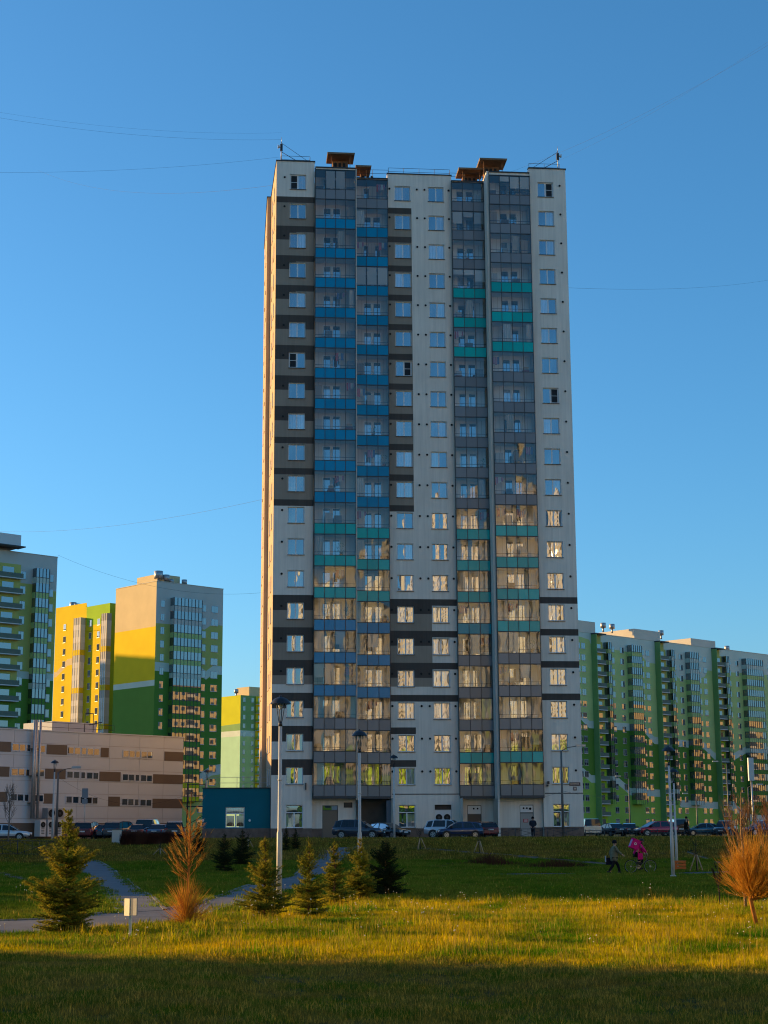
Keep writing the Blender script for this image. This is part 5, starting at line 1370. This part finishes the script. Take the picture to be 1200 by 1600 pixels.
mb = MB(); mb.tube([(-.08, .05, .32), (-.08, .065, .32)], .1, rim_m, 12); mb.tube([(-.08, .08, .32), (.0, .1, .17)], .01, rim_m, 4); mb.tube([(-.08, -.08, .32), (-.16, -.1, .47)], .01, rim_m, 4); mb.box(-.05, .05, .1, .19, .155, .175, trim_m); mb.box(-.21, -.11, -.19, -.1, .455, .475, trim_m); mb.build('crank', bike)
rid = thing('person', 'courier in a pink jacket and dark trousers riding the bicycle', 'person', bp, BY)
hip = (-.24, 0, 1.05); ch = (-.02, 0, 1.42); nk = (.06, 0, 1.53); hd = (.12, 0, 1.65)
ls, rs = (0, .19, 1.46), (0, -.19, 1.46); le, re = (.17, .27, 1.22), (.17, -.27, 1.22); lw_, rw = (.31, .26, 1.04), (.31, -.26, 1.04)
lk, rk = (.16, .11, .68), (.10, -.11, .80); la, ra = (-.02, .13, .25), (-.16, -.13, .55)
skin_body('body', [[(hip, .13), ((-.14, 0, 1.22), .13), (ch, .15), (nk, .065), (hd, (.10, .09)), ((.12, 0, 1.74), .07)], [(ch, .15), (ls, .07), (le, .048), (lw_, .034)], [(ch, .15), (rs, .07), (re, .048), (rw, .034)],
    [(hip, .13), ((-.2, .1, 1.0), .10), (lk, .066), (la, .045), ((.10, .13, .21), .04)], [(hip, .13), ((-.2, -.1, 1.0), .10), (rk, .066), (ra, .045), ((-.04, -.13, .51), .04)]], skin_m, rid)
pink = cloth('pink', (.62, .015, .17)); dk = cloth('dk', (.012, .012, .016))
skin_body('jacket', [[((-.26, 0, .92), (.20, .19)), ((-.2, 0, 1.1), (.18, .17)), ((-.1, 0, 1.27), (.17, .17)), ((-.01, 0, 1.43), (.18, .14)), ((.05, 0, 1.52), .10)], [((-.01, 0, 1.43), .18), (ls, .10), (le, .075), ((.29, .26, 1.07), .055)], [((-.01, 0, 1.43), .18), (rs, .10), (re, .075), ((.29, -.26, 1.07), .055)]], pink, rid)
mb = MB(); mb.box(-.17, .1, -.22, -.19, .72, 1.05, pink); mb.build('jacket_flap', rid)
skin_body('trousers', [[(hip, .15), ((-.2, .1, 1.0), .115), (lk, .085), ((la[0], la[1], la[2] + .06), .06)], [(hip, .15), ((-.2, -.1, 1.0), .115), (rk, .085), ((ra[0], ra[1], ra[2] + .06), .06)]], dk, rid)
for a in (la, ra):
    mb = MB(); mb.box(a[0] - .08, a[0] + .19, a[1] - .05, a[1] + .05, a[2] - .07, a[2] + .04, trim_m); mb.build('shoe', rid)
mb = MB(); mb.lathe([(.118, 1.66), (.13, 1.72), (.11, 1.79), (.05, 1.83), (0, 1.835)], trim_m, 14, (.11, 0, 0)); mb.lathe([(.10, 1.53), (.115, 1.60), (.10, 1.66)], dk, 12, (.06, 0, 0)); mb.build('hood', rid)
face_bits(rid, hd, (1, 0, -.1)); hand(rid, lw_, (.25, 0, -.5)); hand(rid, rw, (.25, 0, -.5))
bx = thing('delivery_backpack', 'big square pink delivery backpack on the courier', 'backpack', rid.matrix_basis @ Vector((-.16, 0, 1.1)), BY); bx.rotation_euler = (0, R(24), BY)
mb = MB(); mb.box(-.50, -.04, -.24, .24, .08, .58, pink); mb.build('body', bx)
mb = MB(); mb.box(-.51, -.03, -.25, .25, .581, .61, pink); mb.build('lid', bx)
lil = cloth('lilac', (.42, .25, .42)); mb = MB(); mb.box(-.512, -.501, -.2, .2, .14, .52, lil); mb.build('back_patch', bx)
mb = MB(); mb.tube([(-.30, -.243, .36), (-.30, -.246, .36)], .07, M['wframe'], 12); mb.tube([(-.30, -.247, .36), (-.30, -.249, .36)], .04, pink, 10); mb.build('emblem', bx)
mb = MB()
for s_ in (-.15, .15): mb.tube([(-.04, s_, .55), (.12, s_, .5), (.14, s_, .3), (-.04, s_, .1)], .02, trim_m, 4)
mb.build('strap', bx)

# ------------------------------------------------------------------ trees and shrubs
bark = mat('spruce_bark', (.16, .09, .045), 1, .1, var=.3, scale=14)
needle = leaf_mat('sunlit_spruce_needles', (.11, .15, .02), (.32, .27, .035), scale=3, trans=.45)  # needle colour brightened and yellowed to carry the low sun
needle_shade = leaf_mat('shaded_spruce_needles', (.018, .032, .014), (.035, .045, .018), scale=2.5, trans=.3)  # the same needles with the shade darkened into their colour
def needles_along(mb, a, b, m, r, dens, ln, k):
    d = b - a; L = d.length
    if L < 1e-4: return
    t = d / L; s1 = t.orthogonal().normalized(); s2 = t.cross(s1)
    for i in range(int(L * dens) + 1):
        p = a + d * r.random(); an = r.random() * 6.283
        o = (s1 * math.cos(an) + s2 * math.sin(an)); tip = p + (o * .75 + t * .65) * ln * (.7 + .6 * r.random())
        w_ = t.cross(o) * .0085
        i0 = len(mb.v); mb.v += [tuple(p - w_), tuple(p + w_), tuple(tip)]; mb.f.append((i0, i0 + 1, i0 + 2)); mb.m.append(k); mb.smooth.append(False)
def spruce(p, H, Rr, seed, label, nm, prof, dens=95, group='young spruces on the lawn', whorls=None):
    r = random.Random(seed)
    t = thing('spruce', label, 'spruce', p, r.random() * 6.28, group)
    tr = MB(); bend = [Vector((r.uniform(-.03, .03), r.uniform(-.03, .03), 0)) for _ in range(5)]
    tr.tube([Vector((0, 0, -.1)), bend[0] * .5 + Vector((0, 0, H * .3)), bend[1] + Vector((0, 0, H * .6)), bend[2] + Vector((0, 0, H * .85)), bend[3] + Vector((0, 0, H))], [.014 * H + .012, .011 * H + .01, .008 * H + .006, .012, .005], bark, 7)
    tr.build('trunk', t)
    cr = MB(); k = cr.mi(nm); kb = cr.mi(bark)
    z = .05 * H; step = H / (whorls or 17); ph_ = r.random() * 6.28; prof0 = prof; prof = lambda f: prof0(f) * (.98 + .20 * math.sin(f * 19 + ph_))
    while z < H * .97:
        f = z / H; Lm = Rr * prof(f)
        nb = max(4, int(8 + 12 * Lm / Rr))
        for j in range(nb):
            az = r.random() * 6.283; L = Lm * r.uniform(.55, 1.12)
            if L < .04: continue
            rise = .05 + .75 * f + r.uniform(-.12, .12)
            d = Vector((math.cos(az), math.sin(az), 0)); z0 = z + r.uniform(-.4, .4) * step
            pts = [Vector((0, 0, z0)), d * L * .5 + Vector((0, 0, z0 + L * .5 * rise * .6)), d * L + Vector((0, 0, z0 + L * rise))]
            sc_ = 1.0
            cr.tube(pts, [.012 * (1 - f) + .006, .006, .003], bark, 3, False)
            for a, b in zip(pts, pts[1:]): needles_along(cr, a, b, nm, r, dens * 1.3, .05, k)
            nt_ = max(2, int(L / .075)); sd = Vector((-d.y, d.x, 0))
            for q in range(nt_):
                s_ = (q + 1) / (nt_ + .3); base = pts[0].lerp(pts[1], s_ * 2) if s_ < .5 else pts[1].lerp(pts[2], s_ * 2 - 1)
                for sg in (-1, 1):
                    tl_ = L * .42 * (1.05 - s_ * .7) * r.uniform(.6, 1.2)
                    e = base + (d * .75 + sd * sg * .75 + Vector((0, 0, r.uniform(-.15, .35)))) * tl_
                    needles_along(cr, base, e, nm, r, dens, .045, k)
        z += step * r.uniform(.75, 1.25)
    # leader
    needles_along(cr, Vector((0, 0, H * .9)), Vector((0, 0, H)), nm, r, 160, .045, k)
    cr.build('crown', t); return t
def cone(f): return max(.06, (1 - f) ** .85) * (1 if f > .12 else .8)
def ragged(f):      # sparse top, a gap, a wide skirt
    if f < .1: return .75
    if f < .38: return 1.0 - (f - .1) * .6
    if f < .45: return .38
    if f < .62: return .74
    if f < .72: return .30
    if f < .86: return .42 - (f - .72) * .9
    return .12
def sp(u, vb, vt, wpx, seed, label, nm=None, prof=cone, dens=95, Y=None, group='young spruces on the lawn', whorls=None):
    if Y is None: p = G(u, vb)
    else: q = at(u, vb, Y); p = Vector((q.x, Y, terrain(q.x, Y)))
    H = at(u, vt, p.y).z - p.z; Rr = wpx / 2 * p.y / F * 1.02
    return spruce(p, H, Rr, seed, label, nm or needle, prof, dens, group, whorls)
sp(101, 1461, 1266, 112, 11, 'ragged sunlit young spruce, largest, nearest the left edge beside the notice post', prof=ragged, dens=120, whorls=22)
sp(413, 1441, 1306, 84, 12, 'sunlit young spruce just left of the tallest lamp pole', dens=100)
sp(482, 1432, 1308, 66, 13, 'slender sunlit young spruce right of the tallest lamp pole')
sp(522, 1417, 1313, 60, 14, 'sunlit young spruce, middle of the three right of the tall lamp')
sp(563, 1408, 1309, 64, 15, 'half sunlit young spruce next to the dark one, rightmost of the sunlit row')
sp(602, 1398, 1316, 72, 16, 'dark shaded spruce at the right end of the row', needle_shade, prof=lambda f: max(.1, (1 - f) ** .6), dens=80)
sp(350, 1363, 1302, 46, 17, 'dark shaded spruce on the lawn in front of the annex window', needle_shade, dens=60)
sp(378, 1352, 1296, 46, 18, 'dark spruce with brownish top to the right of the one before the annex window', needle_shade, dens=60)
sp(309, 1338, 1284, 34, 19, 'tall dark spruce in front of the steel stair', needle_shade, dens=50)
sp(447, 1330, 1292, 22, 20, 'small dark spruce by the tower plinth, left one of two', needle_shade, dens=40)
sp(462, 1328, 1294, 22, 21, 'small dark spruce by the tower plinth, right one of two', needle_shade, dens=40)

twig = leaf_mat('orange_twigs', (.52, .25, .03), (.72, .42, .07), scale=5, trans=.3)
twig_b = leaf_mat('brown_twigs', (.36, .14, .035), (.50, .23, .06), scale=5, trans=.25)
def hair(mb, a, b, c, w0, k):
    """a thin tapering twig: crossed blades through three points"""
    a, b, c = Vector(a), Vector(b), Vector(c); t = (c - a)
    if t.length < 1e-4: return
    s1 = t.normalized().orthogonal().normalized(); s2 = t.normalized().cross(s1)
    for s_ in (s1, s2):
        i = len(mb.v); mb.v += [tuple(a - s_ * w0), tuple(a + s_ * w0), tuple(b + s_ * w0 * .7), tuple(b - s_ * w0 * .7), tuple(c)]
        mb.f += [(i, i + 1, i + 2, i + 3), (i + 3, i + 2, i + 4)]; mb.m += [k, k]; mb.smooth += [False, False]
# orange willow with a short trunk
p = G(1184, 1449); r = random.Random(31)
t = thing('willow_shrub', 'round orange willow of dense bare twigs on a short trunk at the right edge', 'shrub', p)
zt = at(1184, 1405, p.y).z - p.z; cxx = .20; Rw = 60 * p.y / F
mb = MB(); mb.tube([(0, 0, -.05), (-.08, 0, zt * .5), (-.14, 0, zt), (-.1, 0, zt + .25)], [.055, .05, .05, .04], twig_b, 8); mb.build('trunk', t)
mb = MB(); k = mb.mi(twig)
Hc = at(1184, 1296, p.y).z - p.z
def wtip():
    az = r.random() * 6.283; el = math.asin(r.uniform(-.55, .98))
    d = Vector((math.cos(az) * math.cos(el), math.sin(az) * math.cos(el), math.sin(el)))
    q = r.uniform(.72, 1.06); return Vector((cxx + d.x * Rw * q * 1.12, d.y * Rw * q * 1.12, zt + .40 * (Hc - zt) + d.z * (.62 if d.z > 0 else .66) * (Hc - zt) * q))
org = Vector((-.1, 0, zt + .1)); lm = MB()
for i in range(13):
    e = wtip(); lm.tube([org - Vector((0, 0, .12)), org.lerp(e, .3) + Vector((0, 0, -.05)), org.lerp(e, .75) + Vector((0, 0, .03))], [.022, .014, .006], twig_b, 5, False)
lm.build('limb', t)
for i in range(230):
    e = wtip(); m_ = org.lerp(e, .45) + Vector((0, 0, -.06 if e.z < zt + .6 else .02))
    hair(mb, org + Vector((r.uniform(-.05, .05), r.uniform(-.05, .05), r.uniform(-.1, .2))), m_, e, .010, k)
    for j in range(9):
        f0 = r.uniform(.25, .85); b = (org.lerp(m_, f0 / .45) if f0 < .45 else m_.lerp(e, (f0 - .45) / .55)); d = (e - org).normalized()
        dv = (d + Vector((r.uniform(-.45, .45), r.uniform(-.45, .45), r.uniform(-.1, .6)))).normalized(); L = r.uniform(.25, .6)
        hair(mb, b, b + dv * L * .5, b + dv * L + Vector((0, 0, .06)), .005, k)
mb.build('crown', t)
# bare tree behind it
def bare_tree(p, H, seed, label, m, spread=.5, n1=14, th=.05):
    r = random.Random(seed); t = thing('bare_tree', label, 'tree', p)
    mb = MB(); mb.tube([(0, 0, -.1), (.02, .01, H * .35), (-.02, .02, H * .7), (.02, 0, H)], [th, th * .8, th * .45, .006], m, 8); mb.build('trunk', t)
    mb = MB(); k = mb.mi(m)
    for i in range(n1):
        z = H * r.uniform(.3, .88); az = r.random() * 6.283; L = H * spread * (1.1 - z / H) * r.uniform(.6, 1.1)
        d = Vector((math.cos(az) * .42, math.sin(az) * .42, 1)).normalized(); a = Vector((0, 0, z)); b = a + Vector((d.x * 1.6, d.y * 1.6, d.z * .8)) * L * .5; c = a + d * L * 1.1
        mb.tube([a, b, c], [th * .35, th * .2, .004], m, 4, False)
        for j in range(16):
            f0 = r.uniform(.3, 1); q = a.lerp(b, f0 * 2) if f0 < .5 else b.lerp(c, f0 * 2 - 1)
            dv = (d + Vector((r.uniform(-.5, .5), r.uniform(-.5, .5), r.uniform(0, .4)))).normalized(); l2 = L * r.uniform(.2, .5)
            hair(mb, q, q + dv * l2 * .5, q + dv * l2 + Vector((0, 0, .04)), .006, k)
            for _ in range(2):
                q2 = q + dv * l2 * r.uniform(.4, .9); dv2 = (dv + Vector((r.uniform(-.5, .5), r.uniform(-.5, .5), .2))).normalized(); hair(mb, q2, q2 + dv2 * l2 * .25, q2 + dv2 * l2 * .45, .004, k)
    mb.build('branches', t); return t
q = at(1164, 1400, 45.5); p = Vector((q.x, 45.5, 0)); bare_tree(p, at(1164, 1238, 45.5).z, 41, 'slim bare tree with upright orange lit branches behind the willow', mat('sun_tinted_bark', (.34, .20, .10), .9, .1, var=.25, scale=9), .55, 22, .05)  # bark coloured orange to stand in for warm sunlight
q = at(1215, 1400, 44.0); bare_tree(Vector((q.x, 44.0, 0)), at(1205, 1255, 44).z, 43, 'bare tree with orange lit branches cut off by the right edge', mat('sun_tinted_bark2', (.34, .18, .08), .9, .1, var=.25, scale=9), .6, 24, .045)  # orange sunlight put into this bark colour too
p = G(1124, 1420); bare_tree(p, 1.3, 44, 'small dark bare sapling in the shade left of the willow', barkd, .4, 10, .02)
q = at(12, 1333, 118); bare_tree(Vector((q.x, 118, terrain(q.x, 118))), at(18, 1222, 118).z - terrain(q.x, 118), 45, 'slender grey bare tree in front of the left part of the white hall', mat('grey_bark', (.20, .17, .15), .9, .1, var=.25, scale=9), .45, 22, .07)
# dead larch: orange leader and upswept bare branches over a thick skirt of twigs
p = G(291, 1447); r = random.Random(51); H = at(295, 1238, p.y).z - p.z
t = thing('larch', 'bare orange young larch with a thin leader and bushy base right of the notice post', 'larch', p)
mb = MB(); mb.tube([(0, 0, -.1), (.03, 0, H * .4), (.05, .02, H * .7), (.06, 0, H)], [.035, .026, .016, .006], twig_b, 7); mb.build('trunk', t)
mb = MB(); k = mb.mi(twig); k2 = mb.mi(twig_b); Rl = 40 * p.y / F
for i in range(46):
    f0 = r.random() ** 1.2; z = H * (.32 + .36 * f0); az = r.random() * 6.283; L = Rl * (1.0 - f0 * .45) * r.uniform(.6, 1.2)
    d = Vector((math.cos(az), math.sin(az), .5 + .5 * r.random())); a = Vector((.04, 0, z)); b = a + d * L * .55; c = a + d * L + Vector((0, 0, L * .35))
    mb.tube([a, b, c], [.009, .007, .003], twig_b, 3, False)
    for j in range(11):
        g0 = r.uniform(.3, 1); q = a.lerp(b, g0 * 2) if g0 < .5 else b.lerp(c, g0 * 2 - 1); dv = (d.normalized() + Vector((r.uniform(-.5, .5), r.uniform(-.5, .5), r.uniform(-.1, .5)))).normalized(); l2 = r.uniform(.06, .2)
        hair(mb, q, q + dv * l2 * .5, q + dv * l2, .006, k)
for i in range(14):
    z = H * r.uniform(.6, .86); az = r.random() * 6.283; d = Vector((math.cos(az), math.sin(az), .9)); L = r.uniform(.1, .4)
    hair(mb, (.05, 0, z), Vector((.05, 0, z)) + d * L * .5, Vector((.05, 0, z)) + d * L + Vector((0, 0, .1)), .008, k2)
mb.build('branches', t)
mb = MB(); k = mb.mi(twig); k2 = mb.mi(twig_b)
for i in range(520):
    az = r.random() * 6.283; q = r.random(); e = Vector((math.cos(az) * Rl * (q ** .5) * r.uniform(.8, 1.4), math.sin(az) * Rl * (q ** .5) * 1.25, H * r.uniform(.05, .42) * (1.1 - .45 * q)))
    a = Vector((e.x * .35 * r.random(), e.y * .35 * r.random(), e.z * r.uniform(.1, .6))); hair(mb, a, a.lerp(e, .5) + Vector((0, 0, -.03)), e, .0055, k if r.random() < .6 else k2)
mb.build('skirt', t)
# red brown hedge
a, b = G(192, 1322), G(268, 1320); r = random.Random(61); L = (b - a).length
t = thing('hedge', 'low red brown leafless hedge in front of the parked cars at the left', 'hedge', a, math.atan2(b.y - a.y, b.x - a.x))
hm = leaf_mat('hedge_twigs', (.08, .030, .022), (.13, .055, .035), scale=1.2, trans=.1); mb = MB(); k = mb.mi(hm)
for i in range(6500):
    x = r.random() * L; y = r.uniform(-.7, .7); h = (1.15 + .2 * noise.noise(Vector((x * .7, 0, 3)))) * (1 - .3 * abs(y)) * r.uniform(.5, 1)
    z0 = h * r.random() * .7; hair(mb, (x, y, z0), (x + r.uniform(-.12, .12), y + r.uniform(-.1, .1), (z0 + h) / 2), (x + r.uniform(-.2, .2), y + r.uniform(-.2, .2), h), .012, k)
mb.build('foliage', t)
# low dark scrub along the foot of the bank
def scrub(u, vb, w_, h, seed, label):
    p = G(u, vb); r = random.Random(seed); t = thing('scrub', label, 'shrub', p); mb = MB(); k = mb.mi(hm)
    for i in range(700):
        x = r.gauss(0, w_ * .4); y = r.gauss(0, .4); hh = h * r.uniform(.4, 1) * max(.3, 1 - abs(x) / w_)
        hair(mb, (x, y, 0), (x + r.uniform(-.05, .05), y, hh * .6), (x + r.uniform(-.2, .2), y + r.uniform(-.15, .15), hh), .01, k)
    mb.build('stems', t)
scrub(765, 1352, 2.2, .9, 71, 'low thin brown scrub on the lawn below the black railing'); scrub(870, 1356, 3.0, .7, 72, 'low brown scrub left of the walking person')

# ------------------------------------------------------------------ grass
g1 = leaf_mat('sun_gold_blades', (.08, .22, .004), (.62, .44, .006), scale=.42, trans=.45, rnd=.45)  # sun gold put into the blade colour, sown only between the shadow edges
g2 = leaf_mat('grass_straw', (.42, .29, .04), (.52, .36, .07), scale=1.5, trans=.35, rnd=.3)
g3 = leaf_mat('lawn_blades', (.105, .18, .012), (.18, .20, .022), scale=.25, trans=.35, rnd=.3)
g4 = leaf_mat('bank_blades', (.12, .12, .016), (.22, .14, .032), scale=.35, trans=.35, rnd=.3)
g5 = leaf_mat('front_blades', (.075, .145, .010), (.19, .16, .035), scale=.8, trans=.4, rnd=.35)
seedm = mat('seed_heads', (.75, .70, .60), .9, .2)
def tuft(name, seed, nb, rad, h0, h1, wd, m, straw=0.0, seeds=0, lean=.5):
    r = random.Random(seed); mb = MB(); k = mb.mi(m); ks = mb.mi(g2)
    for i in range(nb):
        az = r.random() * 6.283; q = rad * math.sqrt(r.random()); b = Vector((math.cos(az) * q, math.sin(az) * q, -.01)); h = r.uniform(h0, h1)
        la = r.random() * 6.283; ln = lean * r.random(); d = Vector((math.cos(la), math.sin(la), 0)); sd = Vector((-d.y, d.x, 0)) * wd
        mid = b + Vector((0, 0, h * .55)) + d * h * ln * .3; tip = b + Vector((0, 0, h * (1 - ln * .25))) + d * h * ln
        i0 = len(mb.v); mb.v += [tuple(b - sd), tuple(b + sd), tuple(mid + sd * .7), tuple(mid - sd * .7), tuple(tip)]
        kk = ks if r.random() < straw else k
        mb.f += [(i0, i0 + 1, i0 + 2, i0 + 3), (i0 + 3, i0 + 2, i0 + 4)]; mb.m += [kk, kk]; mb.smooth += [False, False]
    for i in range(seeds):
        x, y, h = r.uniform(-rad, rad), r.uniform(-rad, rad), r.uniform(h1, h1 * 1.5)
        mb.tube([(x, y, 0), (x + .02, y, h)], [.002, .0015], g2, 3, False); mb.lathe([(.0, h - .012), (.012, h), (.0, h + .012)], seedm, 5, (x + .02, y, 0))
    return mb.mesh(name)
def tuft_collection(name, meshes):
    c = bpy.data.collections.new(name)
    for i, me in enumerate(meshes):
        o = bpy.data.objects.new('grass_tuft', me); c.objects.link(o)
    return c
def scatter(name, region, cell, coll, density, smin, smax, seed, label):
    """one object of grass: a thin carpet of tufts over the part of the ground that the region function keeps"""
    x0, x1, y0, y1, keep = region; mb = MB(); nx_ = int((x1 - x0) / cell); ny_ = int((y1 - y0) / cell); idx = {}
    def vert(i, j):
        if (i, j) not in idx:
            x, y = x0 + i * cell, y0 + j * cell; idx[(i, j)] = len(mb.v); mb.v.append((x, y, terrain(x, y)))
        return idx[(i, j)]
    boxes = [(min(p[0] for p in q), max(p[0] for p in q), min(p[1] for p in q), max(p[1] for p in q), q) for q in BLOCKED]
    def blocked(x, y):
        for a, b, c, d, q in boxes:
            if a <= x <= b and c <= y <= d:
                s_ = 0; ok = True
                for i in range(4):
                    (xa, ya), (xb_, yb_) = q[i], q[(i + 1) % 4]; cr_ = (xb_ - xa) * (y - ya) - (yb_ - ya) * (x - xa)
                    if s_ == 0: s_ = 1 if cr_ > 0 else -1
                    elif (cr_ > 0) != (s_ > 0): ok = False; break
                if ok: return True
        return False
    for j in range(ny_):
        for i in range(nx_):
            x, y = x0 + (i + .5) * cell, y0 + (j + .5) * cell
            if keep(x, y) and not blocked(x, y): mb.f.append((vert(i, j), vert(i + 1, j), vert(i + 1, j + 1), vert(i, j + 1))); mb.m.append(0); mb.smooth.append(False)
    mb.mats = [g1]; o = mb.build(name); tag(o, label, None, None, 'stuff')
    ng = bpy.data.node_groups.new(name, 'GeometryNodeTree')
    ng.interface.new_socket('Geometry', in_out='INPUT', socket_type='NodeSocketGeometry'); ng.interface.new_socket('Geometry', in_out='OUTPUT', socket_type='NodeSocketGeometry')
    N = ng.nodes; gi = N.new('NodeGroupInput'); go = N.new('NodeGroupOutput')
    dp = N.new('GeometryNodeDistributePointsOnFaces'); dp.inputs['Density'].default_value = density; dp.inputs['Seed'].default_value = seed
    ci = N.new('GeometryNodeCollectionInfo'); ci.inputs['Collection'].default_value = coll; ci.inputs['Separate Children'].default_value = True; ci.inputs['Reset Children'].default_value = True
    ip = N.new('GeometryNodeInstanceOnPoints'); ip.inputs['Pick Instance'].default_value = True
    rv = N.new('FunctionNodeRandomValue'); rv.data_type = 'FLOAT_VECTOR'; rv.inputs[0].default_value = (-.12, -.12, 0); rv.inputs[1].default_value = (.12, .12, 6.283)
    rs_ = N.new('FunctionNodeRandomValue'); rs_.data_type = 'FLOAT'; rs_.inputs[2].default_value = smin; rs_.inputs[3].default_value = smax
    # patches of longer and shorter growth
    nz = N.new('ShaderNodeTexNoise'); nz.inputs['Scale'].default_value = .45; nz.inputs['Detail'].default_value = 3
    ps = N.new('GeometryNodeInputPosition'); mr = N.new('ShaderNodeMapRange'); mr.inputs[1].default_value = .3; mr.inputs[2].default_value = .7; mr.inputs[3].default_value = .45; mr.inputs[4].default_value = 1.45
    mu = N.new('ShaderNodeMath'); mu.operation = 'MULTIPLY'
    l = ng.links.new
    l(gi.outputs[0], dp.inputs['Mesh']); l(dp.outputs['Points'], ip.inputs['Points']); l(ci.outputs[0], ip.inputs['Instance'])
    l(rv.outputs[0], ip.inputs['Rotation']); l(ps.outputs[0], nz.inputs['Vector']); l(nz.outputs['Fac'], mr.inputs[0]); l(rs_.outputs[1], mu.inputs[0]); l(mr.outputs[0], mu.inputs[1]); l(mu.outputs[0], ip.inputs['Scale'])
    l(ip.outputs[0], go.inputs[0])
    md = o.modifiers.new('grass', 'NODES'); md.node_group = ng
    return o
def in_view(x, y, m=1.5): return abs(x) < y * .2445 + m
cf = tuft_collection('front_tufts', [tuft('grass_tuft', 100 + i, 60, .20, .03, .10, .0032, g5, .24, 0, 1.1) for i in range(6)])
cm = tuft_collection('meadow_tufts', [tuft('grass_tuft', 200 + i, 55, .20, .025, .085, .004, g1, .06, 0, 1.1) for i in range(14)] + [tuft('grass_tuft', 250 + i, 26, .18, .07, .19, .0032, g1, .3, 0, .7) for i in range(2)])
cl = tuft_collection('lawn_tufts', [tuft('grass_tuft', 300 + i, 60, .34, .05, .12, .008, g3, .06, 0, .6) for i in range(5)])
cbk = tuft_collection('bank_tufts', [tuft('grass_tuft', 400 + i, 60, .40, .06, .16, .010, g4, .22, 0, .6) for i in range(5)])
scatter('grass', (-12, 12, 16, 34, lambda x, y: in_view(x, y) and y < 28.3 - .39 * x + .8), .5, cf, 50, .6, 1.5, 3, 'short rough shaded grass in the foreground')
scatter('grass', (-16, 16, 22, 56, lambda x, y: in_view(x, y) and 28.3 - .39 * x + .3 < y and y < 54.3 - .42 * x + (0 if x > -3.5 else -99 if y > 44 + (x + 6) * 1.2 else 0)), .4, cm, 72, .6, 1.8, 4, 'tall meadow grass, coloured gold for the sun, with seed heads in the sunlit strip')
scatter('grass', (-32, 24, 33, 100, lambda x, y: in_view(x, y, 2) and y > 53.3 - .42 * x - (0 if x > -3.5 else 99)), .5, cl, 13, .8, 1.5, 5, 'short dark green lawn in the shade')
scatter('grass', (-36, 36, 96, 128, lambda x, y: in_view(x, y, 2) and (y > 100)), .8, cbk, 9, .8, 1.5, 6, 'dry brownish grass on the bank')
csd = tuft_collection('seed_tufts', [tuft('seed_stalks', 500 + i, 4, .1, .2, .3, .003, g2, .5, 2 + i % 2, .3) for i in range(4)])
scatter('dry_weeds', (-14, 14, 24, 52, lambda x, y: in_view(x, y) and 28.3 - .39 * x < y < 53 - .42 * x), .6, csd, .32, .8, 1.4, 9, 'scattered dry weed stalks with pale seed heads in the sunlit grass')
